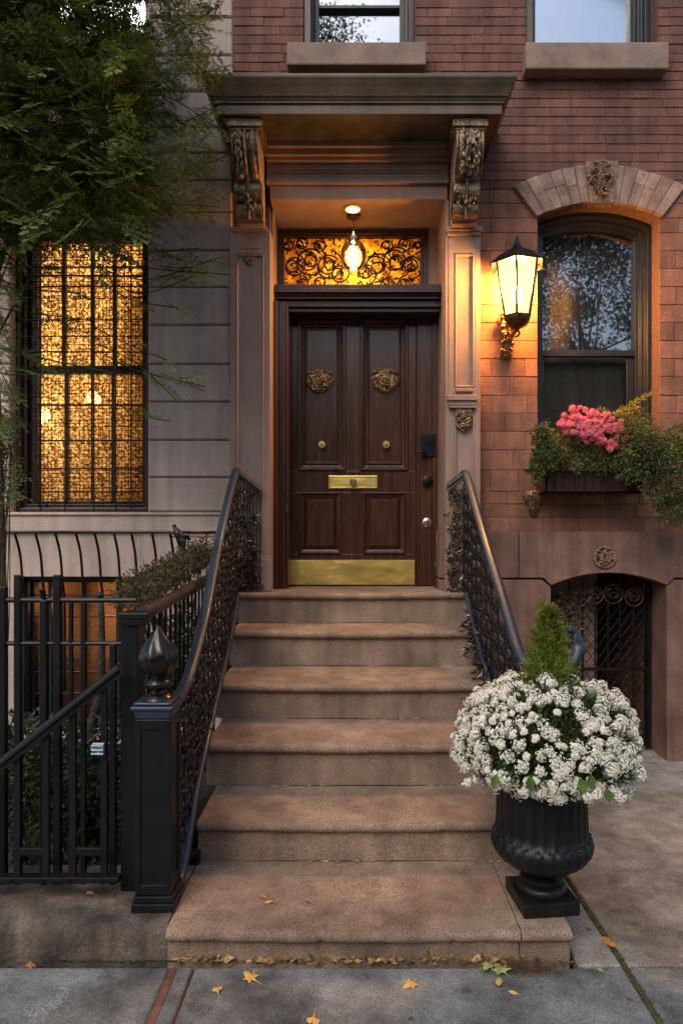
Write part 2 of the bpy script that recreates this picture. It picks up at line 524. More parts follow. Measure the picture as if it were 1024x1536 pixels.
mb = MB(); bricks(mb, .86, XR1, rows, YF, .235, holes_r, R1, joint=.003, ch=.0025, jit=.003, var=.2)
mb.build('block_facing', M['block'], house)
rows = []; z = zz[-1]
while z < 7.8: rows.append((z, z + .0645)); z += .0645
mb = MB(); bricks(mb, XR0, XR1, rows, YF, .205, holes_r, R1, joint=.0025, ch=.0035, jit=.0025, var=.16)
mb.build('brick_facing', M['brick'], house)

# stone base with the arched basement opening
AX0, AX1, AZS, AR = px(826, 4.70), px(1000, 4.70), 1.156, .088
ap = [(p[0], p[1]) for p in arch_pts(AX0, AX1, 0, AZS, AR, 0, 24)][2:][::-1]
ZG = pz(867, 4.70)
jx = px(778, 4.70)
mb = MB()
mb.prism([(.60, ZB), (.60, ZG), (jx - .003, ZG), (jx - .003, ZB)], 'y', 4.70, 4.9)
mb.prism([(jx + .003, ZB), (jx + .003, ZG), (px(815, 4.7), ZG)] + ap + [(AX1 + .05, ZG), (3.05, ZG), (3.05, ZB)], 'y', 4.70, 4.9)
mb.box(3.056, XR1, 4.70, 4.9, ZG, ZB)
mb.prism([(.60, -.3), (AX0, -.3), (AX0, AZS - .014), (px(813, 4.7), ZG - .013), (.60, ZG - .013)], 'y', 4.706, 4.9)
mb.prism([(AX1, -.3), (XR1, -.3), (XR1, ZG - .013), (AX1 + .05, ZG - .013), (AX1, AZS - .014)], 'y', 4.706, 4.9)
mb.build('stone_base', M['base'], house, bevel=.006)
mb = MB()
wall(mb, XR0, XR1, -.3, ZB - .1, 4.78, 5.02, [(AX0 - .004, AX1 + .004, -.4, AZS, AR + .004), (DX0 - .02, DX1 + .02, 1.0, 2.0, 0)])
mb.build('base_backing', M['base'], house)
# medallion over the gate
def carve(mb, cx, cz, y, w_, h_, n, r, d=.02, taper=0, lumps=.2, sc=True):
    for i in range(n):
        for _ in range(30):
            u, v = r.uniform(-1, 1), r.uniform(-1, 1)
            if u * u + v * v < 1: break
        ww = w_ * (1 - taper * max(0, -v))
        s_ = min(w_, h_) * lumps * r.uniform(.5, 1.2)
        Mx = Matrix.Rotation(r.uniform(0, 3.14), 3, 'Y')
        mb.ball((cx + u * ww, y - d * (1.1 - .6 * (u * u + v * v)) * r.uniform(.5, 1), cz + v * h_), (s_, s_ * .55, s_ * .35), 7, 5, Mx)
    if sc:
        for i in range(max(3, n // 7)):
            a = r.uniform(0, 6.28); q = r.uniform(.25, .75)
            c = (cx + math.cos(a) * w_ * q * (1 - taper * .4), y - d, cz + math.sin(a) * h_ * q)
            P = spiral(c, min(w_, h_) * r.uniform(.22, .38), 1.2, r.uniform(0, 6.28), (1, 0, 0), (0, 0, 1), sgn=r.choice((-1, 1)), n=14)
            mb.tube(P, [.0055 * (1.2 - .7 * k / 14) * max(1, min(w_, h_) / .08) for k in range(15)], 5)
mb = MB()
c = at(906, 836, 4.70)
ring = [(c.x + .072 * math.cos(a), 4.694, c.z + .072 * math.sin(a)) for a in [i * 6.283 / 28 for i in range(28)]]
mb.tube(ring, .010, 6, closed=True)
mb.lathe((0, 0, 0), [(.07, 0), (.07, .001)], 4)  # tiny core, moved below
mb.v = mb.v[:-8]; mb.t = mb.t[:-8]; mb.f = [f for f in mb.f if max(f) < len(mb.v)]
carve(mb, c.x, c.z, 4.70, .064, .064, 70, R1, .018, lumps=.24)
mb.build('medallion', M['carved'], house, smooth=True)

# basement gate : iron bars and lattice in the arch, things seen dimly behind
GY = 4.93
gate = MB(); gx = [px(q, GY) for q in (852.7, 873, 892, 911, 929, 949, 966)]
g_root = thing('basement_gate', 'dark iron lattice gate with ring scrolls under the low stone arch', 'gate', ((AX0 + AX1) / 2, GY, 0))
for i, x in enumerate(gx):
    MB().tube([(x, GY, -.05), (x, GY, 1.17)], .008 if i % 2 else .007, 6).build('picket', M['iron'], g_root)
mb = MB()
for z in (.02, .52, 1.06): mb.box(AX0, px(972, GY), GY - .008, GY + .008, z - .012, z + .012)
mb.box(px(968, GY), px(974, GY), GY - .012, GY + .012, -.06, 1.2)
mb.box(AX0 + .005, AX0 + .03, GY - .012, GY + .012, -.06, 1.2)
mb.build('gate_frame', M['iron'], g_root)
mb = MB()
x0g, x1g, z0g, z1g = AX0, px(968, GY), .02, 1.06
st = .062
k = -30
while k < 40:
    for sg in (1, -1):
        # diagonal wires clipped to the gate
        P = []
        for t in np.linspace(0, 1, 40):
            z_ = z0g + t * (z1g - z0g); x_ = x0g + k * st + sg * (z_ - z0g) * .72 + (0 if sg > 0 else .6)
            if x0g < x_ < x1g: P.append((x_ + .002 * math.sin(z_ * 31), GY + .012 * sg * .4, z_))
        if len(P) > 1: mb.tube(P[::2] + [P[-1]] if len(P) > 3 else P, .0026, 4)
    k += 1
mb.build('lattice', M['iron'], g_root)
for (qx, qy, r_) in ((950, 896, .066), (919, 891, .07), (892, 893, .06), (868, 897, .062), (846, 905, .058)):
    c = at(qx, qy, GY - .015); mb = MB()
    mb.tube([(c.x + r_ * math.cos(a), c.y, c.z + r_ * math.sin(a)) for a in [i * 6.283 / 24 for i in range(24)]], .0055, 5, closed=True)
    for s_ in (1, -1): mb.tube(spiral(c, r_ * .8, 1.4, 0 if s_ > 0 else 3.14, (1, 0, 0), (0, 0, 1), sgn=s_, n=18), .004, 5)
    mb.build('ring_scroll', M['gate_bronze'], g_root, smooth=True)
mb = MB()
for i in range(150):
    c = Vector((R1.uniform(x0g, x0g + .34), GY - .014, R1.uniform(.25, 1.1)))
    mb.leaf(c, (R1.uniform(-1, 1), R1.uniform(-.3, .1), R1.uniform(-1, 1)), .045, .018)
lfm = mb
for i in range(14):
    mb = MB(); c = Vector((x0g + .07 + .13 * (i % 2) + R1.uniform(-.02, .02), GY - .014, .12 + i * .07))
    mb.tube(spiral(c, .06, 1.3, R1.uniform(0, 6), (1, 0, 0), (0, 0, 1), sgn=R1.choice((1, -1)), n=18), .004, 5)
    mb.build('scroll', M['gate_bronze'], g_root, smooth=True)
mb = lfm; mb.build('iron_leaves', M['gate_bronze'], g_root, smooth=True)
mb = MB()
mb.box(AX0 - .02, AX0 + .44, 5.03, 5.06, -.1, 1.3)
mb.build('brightened_inner_wall', M['arch'], house)  # piece of passage wall in paler stone, standing in for light falling there
mb = MB()
mb.box(AX0 - .02, AX1 + .3, 6.2, 6.25, -.1, 1.4); mb.box(AX1 + .05, AX1 + .1, 5.02, 6.2, -.1, 1.4)
mb.box(AX0 - .1, AX0 - .05, 5.02, 6.2, -.1, 1.4); mb.box(AX0 - .1, AX1 + .1, 5.02, 6.2, 1.38, 1.42)
mb.build('passage_wall', M['block'], house)

# voussoir arch with carved keystone
w_ = H_arch[1] - H_arch[0]; rise = H_arch[4]
Rr = (w_ * w_ / 4 + rise * rise) / (2 * rise); cx = (H_arch[0] + H_arch[1]) / 2; cz = H_arch[3] + rise - Rr
amax = math.asin((w_ / 2 + .012) / Rr)
mb = MB()
nv = 14
Ro_mid, Ro_end = pz(246, YF) - cz, None
for i in range(nv):
    a0 = -amax + 2 * amax * i / nv; a1 = -amax + 2 * amax * (i + 1) / nv
    def flare(a): return a * 1.0
    pts = []
    for a, rr_ in ((a0, Rr), (a1, Rr), (a1, Rr + .268), (a0, Rr + .268)):
        ex = 1 + (.10 if rr_ > Rr else 0)
        pts.append((cx + rr_ * math.sin(a * ex), cz + rr_ * math.cos(a * ex)))
    mx = sum(p[0] for p in pts) / 4; mz = sum(p[1] for p in pts) / 4
    gap = .9925 if True else 1
    pts = [(mx + (p[0] - mx) * .97, mz + (p[1] - mz) * .992) for p in pts]
    if i in (2, 3, 10, 11, 4):   # split stones, as patched
        q = R1.uniform(.45, .6)
        L = lambda A, B, t: (A[0] + (B[0] - A[0]) * t, A[1] + (B[1] - A[1]) * t)
        lo = [pts[0], pts[1], L(pts[1], pts[2], q - .012), L(pts[0], pts[3], q - .012)]
        hi = [L(pts[0], pts[3], q), L(pts[1], pts[2], q), pts[2], pts[3]]
        mb.prism(lo, 'y', YF - .028, YF + .1, R1.uniform(.8, 1.15)); mb.prism(hi, 'y', YF - .022, YF + .1, R1.uniform(.8, 1.15))
    else:
        mb.prism(pts, 'y', YF - .03 + R1.uniform(-.003, .003), YF + .1, R1.uniform(.8, 1.15))
mb.build('window_arch', M['arch'], house, bevel=.005)
mb = MB()
kx = px(898, YF)
mb.prism([(kx - .085, pz(309, YF)), (kx + .085, pz(309, YF)), (kx + .115, pz(247, YF)), (kx - .115, pz(247, YF))], 'y', YF - .05, YF + .02)
carve(mb, kx, pz(274, YF), YF - .05, .10, .12, 60, R1, .035, taper=.45, lumps=.22)
mb.build('keystone', M['carved'], house, smooth='auto')

def room(parent, x0, x1, y0, y1, z0, z1, m, t=.03):
    mb = MB()
    mb.box(x0, x1, y1, y1 + t, z0, z1)
    mb.box(x0 - t, x0, y0, y1, z0, z1); mb.box(x1, x1 + t, y0, y1, z0, z1)
    mb.box(x0, x1, y0, y1, z0 - t, z0); mb.box(x0, x1, y0, y1, z1, z1 + t)
    return mb.build('interior_wall', m, parent)

# arched window
P_clear = pane('window_glass', rough=.018, refl=.24, wav=.014, wscale=3)
P_clear2 = pane('upper_window_glass', rough=.018, refl=.34, wav=.012, wscale=3)
win = MB()
x0, x1, z0, zs, ri = H_arch
arch_panel(win, x0, x1, z0, zs, ri, [(0, YF + .22), (0, 4.86), (.03, 4.86), (.04, 4.90), (.06, 4.90), (.068, 4.93), (.088, 4.93), (.088, 5.0)], fill=False)
wo = win.build('window', M['winframe'], house, bevel=.003)
mb = MB()
gx0, gx1 = x0 + .088, x1 - .088
zm = pz(531, 4.97)
mb.box(gx0, gx1, 4.945, 4.99, zm - .022, zm + .022)
mb.box(gx1 - .05, gx1, 4.965, 4.99, z0 + .09, zm - .022); mb.box(gx0, gx0 + .02, 4.965, 4.99, z0 + .09, zm - .022)
mb.build('sash', M['winframe'], wo, bevel=.003)
mb = MB()
ap2 = [(p[0], 4.975, p[1]) for p in arch_pts(x0, x1, z0, zs, ri, .088)]
mb.add(ap2, [tuple(range(len(ap2)))])
mb.build('glass', P_clear, wo)
mb = MB(); mb.box(x0 - .1, x1 + .1, YF - .03, 4.93, z0 - .06, z0)
mb.build('sill', M['sill'], wo, bevel=.005)
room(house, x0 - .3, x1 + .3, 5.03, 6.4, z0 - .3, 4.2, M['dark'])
mb = MB()
def drape(mb, xa, xb, y, za, zb, amp=.02, per=.07, n=80):
    vs, fs = [], []
    for i in range(n + 1):
        x = xa + (xb - xa) * i / n
        yy = y + amp * math.sin(x / per * 6.28) + amp * .5 * math.sin(x / per * 2.7 + 1)
        vs += [(x, yy, za), (x, yy, zb)]
    for i in range(n): fs.append((2 * i, 2 * i + 2, 2 * i + 3, 2 * i + 1))
    mb.add(vs, fs)
drape(mb, x0, x1, 5.075, z0 - .2, 4.1, .006, .13)
mb.build('curtain', M['curtain'], wo, smooth=True)

# upper right window : white blind behind glass
x0, x1, z0, z1 = H_upr[:4]
mb = MB()
rect_panel(mb, x0, x1, z0, z1, [(0, YF + .2), (0, 4.85), (.035, 4.85), (.045, 4.89), (.075, 4.89), (.08, 4.93), (.115, 4.93), (.115, 5.0)], False)
wo = mb.build('window', M['winframe'], house, bevel=.003)
mb = MB(); mb.box(x0 + .003, x0 + .05, YF + .02, 4.85, z0, z1); mb.build('brown_jamb', M['winframe2'], wo, bevel=.004)
mb = MB(); mb.box(x0 + .11, x1 - .11, 4.97, 4.974, z0 - .0, z1); mb.build('glass', P_clear2, wo)
mb = MB(); mb.box(x0 + .08, x1 - .08, 5.06, 5.065, z0 - .1, z1)
mb.box(x0 + .08, x1 - .08, 5.045, 5.06, pz(24, 5.05), pz(18, 5.05))
mb.build('blind', M['blind'], wo)
mb = MB(); mb.box(x0 - .03, px(1003, 4.64), 4.64, 4.94, pz(103, 4.64), z0 + .0); mb.build('sill', M['sill'], wo, bevel=.01)
# upper middle window
x0, x1, z0, z1 = H_upm[:4]
mb = MB()
rect_panel(mb, x0, x1, z0, z1, [(0, YF + .2), (0, 4.85), (.035, 4.85), (.045, 4.89), (.065, 4.89), (.07, 4.93), (.10, 4.93), (.10, 5.0)], False)
wo = mb.build('window', M['winframe'], house, bevel=.003)
mb = MB(); mb.box(x0 + .003, x0 + .05, YF + .02, 4.85, z0, z1); mb.build('brown_jamb', M['winframe2'], wo, bevel=.004)
mb = MB(); zq = pz(13, 4.95); mb.box(x0 + .10, x1 - .10, 4.93, 4.99, zq - .012, zq + .012)
mb.build('sash', M['winframe'], wo, bevel=.003)
mb = MB(); mb.box(x0 + .10, x1 - .10, 4.97, 4.974, z0, z1); mb.build('glass', P_clear2, wo)
mb = MB(); mb.box(px(430, 4.64), px(639, 4.64), 4.64, 4.94, pz(97, 4.64), z0); mb.build('sill', M['sill'], wo, bevel=.01)
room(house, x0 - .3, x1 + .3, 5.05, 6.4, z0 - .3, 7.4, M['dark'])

# cornice hood
CX0, CX1, CYF, CZ0 = -.871, .935, 4.23, pz(170.5, 4.23)
def hood(o, z): return [(CX0 - o, YF + .02, z), (CX0 - o, CYF - o, z), (CX1 + o, CYF - o, z), (CX1 + o, YF + .02, z)]
mb = MB()
prof = [(-.02, 0), (0, 0), (0, .055), (.012, .062), (.012, .072), (.02, .078), (.022, .088), (.034, .094), (.036, .104), (.05, .125), (.058, .145), (.07, .16), (.074, .172), (.080, .178), (.080, .200), (.074, .206)]
mb.loops([hood(o, CZ0 + z) for o, z in prof])
n0 = len(mb.v)
mb.add(hood(.074, CZ0 + .206), [(0, 1, 2, 3)]); mb.add(hood(-.02, CZ0), [(0, 3, 2, 1)])
mb.build('cornice', M['corn'], house, smooth='auto', angle=50)
# soffit mouldings and frieze between the brackets
mb = MB()
F = 4.62
mb.box(-.605, .65, F - .10, YF + .01, CZ0 - .035, CZ0 - .002)
mb.box(-.605, .65, F - .07, YF + .01, CZ0 - .075, CZ0 - .037)
mb.box(-.605, .65, F - .04, YF + .01, CZ0 - .10, CZ0 - .077)
zt, zb = CZ0 - .102, DZ1
zmold = pz(268, F)
rect_panel(mb, -.605, .65, zmold, zt, [(0, YF + .01), (0, F), (.05, F), (.058, F - .012), (.066, F - .012), (.074, F + .012)], True)
mb.box(-.605, .65, F - .018, YF + .01, pz(273, F), zmold - .002); mb.box(-.605, .65, F - .030, YF + .01, pz(277.5, F), pz(273, F) - .002)
mb.box(DX0, DX1 + .012, F, YF + .35, zb, pz(277.5, F) - .003)
mb.build('frieze', M['trim'], house, bevel=.003)

# pilasters
def pilaster(x0, x1, panels, cap_z, name='pilaster'):
    mb = MB()
    zs_ = [1.121 + .225] + [q for p in panels for q in p] + [cap_z]
    mb.box(x0, x1, F + .014, YF + .05, 1.0, cap_z)
    z = 1.121
    last = 1.121
    for a, b in panels:
        if a > last: mb.box(x0, x1, F, F + .0135, last, a)
        rect_panel(mb, x0, x1, a, b, [(0, F + .0135), (0, F), (.036, F), (.04, F + .004), (.044, F - .004), (.052, F - .004), (.056, F + .013)], True)
        last = b
    mb.box(x0, x1, F, F + .0135, last, cap_z)
    o = mb.build(name, M['trim'], house, bevel=.002)
    mb = MB()
    mb.box(x0 - .008, x1 + .012, F - .022, F + .002, 1.121, pz(838, F)); mb.box(x0 - .004, x1 + .006, F - .012, F + .002, pz(838, F), pz(834, F))
    mb.build('base', M['trim'], o, bevel=.004)
    return o
CAPZ = pz(344, F)
pl = pilaster(-.858, DX0, [(1.36, pz(372, F))], CAPZ)
mb = MB(); mb.box(-.85, -.60, F - .02, F + .01, CAPZ - .012, CAPZ + .012); mb.build('capital', M['trim'], pl, bevel=.003)
mb = MB(); carve(mb, px(374, F), pz(388, F), F + .008, .045, .05, 34, R1, .018, lumps=.24, taper=.5); mb.build('carving', M['carved'], pl, smooth=True)
mb = MB(); mb.box(-.785, -.655, F - .014, F + .002, pz(373, F), pz(369.5, F)); mb.build('ledge', M['trim'], pl, bevel=.002)
pr = pilaster(.655, .873, [(1.36, pz(612, F)), (pz(590, F), pz(372, F))], CAPZ)
mb = MB(); mb.box(DX1, .655, F + .003, 5.1, 1.121, DZ1); mb.build('reveal_strip', M['trim'], pr)
mb = MB(); mb.box(.628, .882, F - .035, F + .01, CAPZ - .022, CAPZ + .012); mb.box(.64, .875, F - .02, F + .01, CAPZ - .045, CAPZ - .024); mb.build('capital', M['trim'], pr, bevel=.004)
mb = MB(); mb.box(.642, .845, F - .04, F + .01, pz(602, F), pz(594, F)); mb.box(.65, .84, F - .026, F + .01, pz(609, F), pz(602.5, F)); mb.box(.655, .842, F - .034, F + .01, pz(613, F), pz(610, F))
mb.box(.70, .82, F - .02, F + .01, pz(588, F), pz(583, F))
mb.build('ledge', M['trim'], pr, bevel=.003)
mb = MB()
sx, sz = px(694, F), pz(613, F)
mb.prism([(sx - .055, sz), (sx + .055, sz), (sx + .055, sz - .115), (sx, sz - .165), (sx - .055, sz - .115)], 'y', F - .02, F + .012)
carve(mb, sx, sz - .075, F - .02, .05, .068, 60, R1, .014, lumps=.2, taper=.3)
mb.build('carving', M['bracket'], pr, smooth='auto')

# brackets
def bracket(x0, x1, rough):
    prof = [(4.64, 4.118), (4.31, 4.118), (4.292, 4.075), (4.29, 4.03), (4.305, 3.985), (4.335, 3.94), (4.375, 3.90), (4.41, 3.87), (4.43, 3.83), (4.455, 3.78), (4.475, 3.73), (4.50, 3.69), (4.53, 3.655), (4.55, 3.625), (4.64, 3.625)]
    mb = MB()
    mb.prism(prof, 'x', x0 + .012, x1 - .012)
    o = mb.build('bracket', M['trim'], house, smooth='auto', bevel=.003)
    mb = MB(); mb.box(x0 - .02, x1 + .02, 4.262, 4.63, 4.128, CZ0 - .003); mb.box(x0 - .008, x1 + .008, 4.275, 4.63, 4.112, 4.129)
    mb.build('bracket_cap', M['bracket'], o, bevel=.006)
    mb = MB(); xm = (x0 + x1) / 2
    fr = [(4.29, 4.11), (4.27, 4.06), (4.272, 4.01), (4.295, 3.955), (4.335, 3.91), (4.375, 3.875)]
    fr = [(p.y, p.z) for p in bez([(0, a, b) for a, b in fr], 5)]
    for xa, xb in ((x0 + .014, xm - .016), (xm + .016, x1 - .014)):
        c_ = (xa + xb) / 2; rr_ = (xb - xa) / 2
        mb.tube([(c_, a + .02, b) for a, b in fr], rr_, 12, sx=1.0)
        # rolls, with a scroll eye
        mb.tube([(xa - .006, 4.455, 3.80), (xb + .004, 4.455, 3.80)], [.066, .066], 20)
        mb.tube([(xa - .002, 4.50, 3.70), (xb + .002, 4.50, 3.70)], [.056, .056], 20)
        mb.tube([(xa, 4.33, 4.065), (xb, 4.33, 4.065)], .06, 18)
    mb.tube([(xm, a - .012, b) for a, b in fr], .011, 8)
    mb.tube([(xm, 4.39 + .012 * k, 3.87 - .05 * k) for k in range(6)], .012, 8)
    for xx in (x0 + .014, x1 - .014):
        mb.tube([(xx, a - .005, b) for a, b in fr], .008, 6)
    r_ = random.Random(5)
    for i in range(60 if rough else 34):
        t = r_.random(); k = int(t * (len(fr) - 1)); a, b = fr[k]
        u = r_.uniform(-.055, .055) if rough else r_.uniform(-.06, -.01)
        s_ = r_.uniform(.006, .014)
        mb.ball((xm + u, a - .03 * r_.random(), b), (s_, s_, s_ * 1.6), 6, 4)
        mb.leaf((xm + u, a - .03, b), (r_.uniform(-.4, .4), -.2, -1), .04, .016, (0, -1, 0))
    for i in range(26):
        s_ = r_.uniform(.006, .013)
        mb.ball((xm + r_.uniform(-.07, .07), 4.395 + r_.uniform(0, .03), 3.84 - r_.random() * .17), (s_, s_, s_ * 1.6), 6, 4)
    mb.build('scroll', M['bracket'], o, smooth='auto', angle=60)
    mb = MB(); mb.box(x0 + .008, x1 - .004, 4.535, 4.64, 3.628, 3.65); mb.build('foot', M['trim'], o, bevel=.003)
    return o
bracket(-.797, -.607, False)
bracket(.648, .838, True)

# vestibule: ceiling and reveals
mb = MB()
mb.box(DX0 - .05, DX1 + .05, F + .30, 5.2, DZ1 - .0 + .003, DZ1 + .05)
mb.box(DX0 - .06, DX0, YF + .051, 5.2, 1.121, DZ1)
mb.box(.556, DX1, 5.045, 5.12, 3.30, DZ1); mb.box(DX0, DX1, 5.05, 5.12, 3.80, DZ1)
mb.box(DX1 + .001, DX1 + .05, 5.101, 5.2, 1.0, DZ1)
mb.build('reveal', M['trim'], house)

# transom
T = 5.06
mb = MB()
tx0, tx1, tz0, tz1 = -.583, .555, 3.30, pz(346, T)
rect_panel(mb, tx0, tx1, tz0, tz1, [(0, T + .06), (0, T - .02), (.03, T - .02), (.036, T - .005), (.048, T - .005), (.052, T + .04)], False)
tr = mb.build('transom', M['wood2'], house, bevel=.002)
P_amber = bpy.data.materials.new('amber_glass'); P_amber.use_nodes = True
n, l = P_amber.node_tree.nodes, P_amber.node_tree.links
b_ = n['Principled BSDF']; b_.inputs['Roughness'].default_value = .15; b_.inputs['Base Color'].default_value = (.5, .22, .04, 1)
t_ = n.new('ShaderNodeBsdfTranslucent'); 
nz = n.new('ShaderNodeTexNoise'); nz.inputs['Scale'].default_value = 14; nz.inputs['Detail'].default_value = 3
tc = n.new('ShaderNodeTexCoord'); l.new(tc.outputs['Object'], nz.inputs['Vector'])
cr = n.new('ShaderNodeValToRGB'); cr.color_ramp.elements[0].color = (.45, .20, .02, 1); cr.color_ramp.elements[1].color = (1, .72, .22, 1)
cr.color_ramp.elements[0].position = .3; cr.color_ramp.elements[1].position = .7
l.new(nz.outputs['Fac'], cr.inputs[0]); l.new(cr.outputs[0], t_.inputs[0])
ms = n.new('ShaderNodeMixShader'); ms.inputs[0].default_value = .85
l.new(b_.outputs[0], ms.inputs[1]); l.new(t_.outputs[0], ms.inputs[2]); l.new(ms.outputs[0], n['Material Output'].inputs[0])
mb = MB(); mb.box(tx0 + .03, tx1 - .03, T + .03, T + .035, tz0, tz1 - .03); mb.build('amber_glass', P_amber, tr)
mb = MB()
gz0, gz1 = 3.385, tz1 - .055
gxa, gxb = tx0 + .055, tx1 - .055
R2 = random.Random(3)
yy = T + .012
for sgn in (-1, 1):
    xc = (gxa + gxb) / 2
    for (u, v, r_, t_) in ((.36, .45, .125, 1.6), (.64, .55, .14, 1.7), (.87, .45, .10, 1.4), (.50, .85, .06, 1.2), (.76, .9, .06, 1.2), (.96, .85, .05, 1.2), (.2, .3, .09, 1.4), (.5, .12, .06, 1), (.75, .1, .06, 1)):
        c = (xc + sgn * u * (gxb - xc), yy, gz0 + v * (gz1 - gz0))
        for q in (1, .72): mb.tube(spiral(c, r_ * q, t_, 1.57 * sgn + q * 3, (1, 0, 0), (0, 0, 1), sgn=sgn * (1 if q == 1 else -1), n=30), .0068, 5)
    for i in range(10):
        a = (xc + sgn * R2.uniform(.05, .95) * (gxb - xc), yy, gz0 + R2.random() * (gz1 - gz0))
        b2 = Vector(a) + Vector((R2.uniform(-.14, .14), 0, R2.uniform(-.12, .12)))
        m2 = (Vector(a) + b2) / 2 + Vector((R2.uniform(-.05, .05), 0, R2.uniform(-.05, .05)))
        mb.tube(bez([a, m2, b2], 6), .0035, 5)
for i in range(420):
    x_ = R2.uniform(gxa, gxb); z_ = R2.uniform(gz0, gz1)
    mb.leaf((x_, yy + R2.uniform(-.008, .008), z_), (R2.uniform(-1, 1), R2.uniform(-.2, .2), R2.uniform(-1, 1)), R2.uniform(.02, .042), R2.uniform(.010, .019), (0, -1, 0))
for i in range(46): mb.box(gxa + i * (gxb - gxa) / 46, gxa + i * (gxb - gxa) / 46 + .003, yy - .004, yy, gz0 - .01, gz0 + .045)
mb.build('ironwork', M['iron'], tr)
room(house, -.7, .7, 5.16, 6.3, 3.2, 4.1, M['room'])

# door
D = 5.08
def dx(x): return px(x, D)
def dz(y): return pz(y, D)
door = MB()
LX0, LX1 = -.478, dx(624)
zt_ = dz(470)
zb_ = 1.127
ulx = (dx(446.5), dx(518.5)); urx = (dx(540), dx(612)); uz = (dz(706), dz(480))
llx = (dx(448), dx(512)); lrx = (dx(544), dx(608)); lz = (dz(831), dz(738))
# stiles and rails tile round the four panels
def slab(a, b, c, d): door.box(a, b, D, D + .045, c, d)
slab(LX0, LX1, zb_, lz[0]); slab(LX0, llx[0], lz[0], lz[1]); slab(llx[1], lrx[0], lz[0], lz[1]); slab(lrx[1], LX1, lz[0], lz[1])
slab(LX0, LX1, lz[1], uz[0]); slab(LX0, ulx[0], uz[0], uz[1]); slab(ulx[1], urx[0], uz[0], uz[1]); slab(urx[1], LX1, uz[0], uz[1]); slab(LX0, LX1, uz[1], zt_)
do = door.build('door', M['wood'], house, bevel=.003)
pu = [(0, D + .02), (0, D - .012), (.006, D - .016), (.014, D - .016), (.020, D - .002), (.026, D - .002), (.034, D + .024), (.046, D + .028), (.050, D + .016), (.058, D + .012), (.066, D + .020), (.070, D + .026)]
pl_ = [(0, D + .02), (0, D - .012), (.006, D - .016), (.014, D - .016), (.020, D + .018), (.034, D + .022), (.037, D + .022), (.064, D - .006), (.068, D - .006)]
for (a, b) in (ulx, urx):
    mb = MB(); rect_panel(mb, a, b, uz[0], uz[1], pu); mb.build('panel', M['wood'], do, bevel=.001)
for (a, b) in (llx, lrx):
    mb = MB(); rect_panel(mb, a, b, lz[0], lz[1], pl_); mb.build('panel', M['wood'], do, bevel=.001)
mb = MB(); mb.box(dx(436.5), dx(621.5), D - .004, D + .001, 1.131, dz(840)); mb.box(dx(503), dx(531), D - .0065, D - .0045, 1.133, dz(843))
mb.build('kick_plate', M['brass'], do, bevel=.001)
mb = MB(); rect_panel(mb, dx(493), dx(566), dz(733), dz(713.5), [(0, D + .002), (0, D - .012), (.008, D - .014), (.012, D - .006)], True); mb.box(dx(505), dx(552), D - .010, D - .0055, dz(727.5), dz(718.5))
ms_ = mb.build('mail_slot', M['brass'], do, bevel=.001)
mb = MB(); mb.tube([(dx(529.5), D - .005, dz(724)), (dx(529.5), D - .045, dz(724)), (dx(529.5), D - .05, dz(724)), (dx(529.5), D - .065, dz(724)), (dx(529.5), D - .072, dz(724))], [.012, .012, .026, .026, .018], 20)
mb.build('knocker_knob', M['chrome'], do, smooth='auto')
for q in (482.5, 579):
    mb = MB(); c = (dx(q), D + .026, dz(667))
    mb.tube([c, (c[0], D - .008, c[2]), (c[0], D - .014, c[2])], [.029, .029, .022], 24); mb.tube([(c[0], D - .014, c[2]), (c[0], D - .024, c[2]), (c[0], D - .028, c[2])], [.013, .013, .008], 16)
    kb = mb.build('brass_knob', M['brass'], do, smooth='auto')
    mb = MB(); mb.ball((c[0], D - .028, c[2]), .009, 10, 8); mb.build('peephole', M['chrome'], kb, smooth=True)
for q, top in ((479, True), (578, False)):
    mb = MB(); c = Vector((dx(q), D + .018, dz(568)))
    R3 = random.Random(q)
    mb.tube([(c.x + .098 * math.sin(a), c.y - .012, c.z - .075 * (1 if math.cos(a) > 0 else .4) * math.cos(a)) for a in np.linspace(-2.2, 2.2, 26)], .009, 6)
    mb.tube([(c.x - .095, c.y - .014, c.z + .048), (c.x, c.y - .02, c.z + .055), (c.x + .095, c.y - .014, c.z + .048)], .006, 6)
    mb.tube([(c.x, c.y - .016, c.z - .07), (c.x, c.y - .024, c.z + .06)], .008, 6)
    for s_ in (-1, 1):
        mb.tube(spiral((c.x + s_ * .05, c.y - .012, c.z + .004), .042, 1.3, 1.57, (s_, 0, 0), (0, 0, 1), n=20), .006, 6)
        mb.tube(spiral((c.x + s_ * .045, c.y - .012, c.z - .035), .028, 1.2, 0, (s_, 0, 0), (0, 0, 1), n=16), .005, 6)
    mb.ball((c.x, c.y - .002, c.z - .018), (.095, .012, .084), 20, 10)
    carve(mb, c.x, c.z - .018, c.y - .010, .090, .080, 110, R3, .026, lumps=.17, sc=True)
    for i in range(9 if top else 14):
        a = (i - 4) * .35 if top else 0
        ox = 0 if top else (i - 7) * .0125
        mb.leaf((c.x + ox, c.y - .014, c.z + .05), (math.sin(a) if top else R3.uniform(-.5, .5), -.1, abs(math.cos(a)) + .1), .055 if top and i == 4 else .034, .02, (0, -1, 0))
    mb.build('door_ornament', M['bronze'], do, smooth='auto')
# lock stile, jambs, head
mb = MB()
mb.box(LX1 + .004, DX1, D - .012, D + .05, 1.127, 3.2)
mb.box(dx(648), DX1, D - .035, D - .0125, 1.127, 3.2)
mb.box(dx(643), dx(647), D - .02, D - .0125, 1.127, 3.2)
mb.box(LX1 + .004, LX1 + .018, D - .022, D - .0125, 1.127, 3.2)
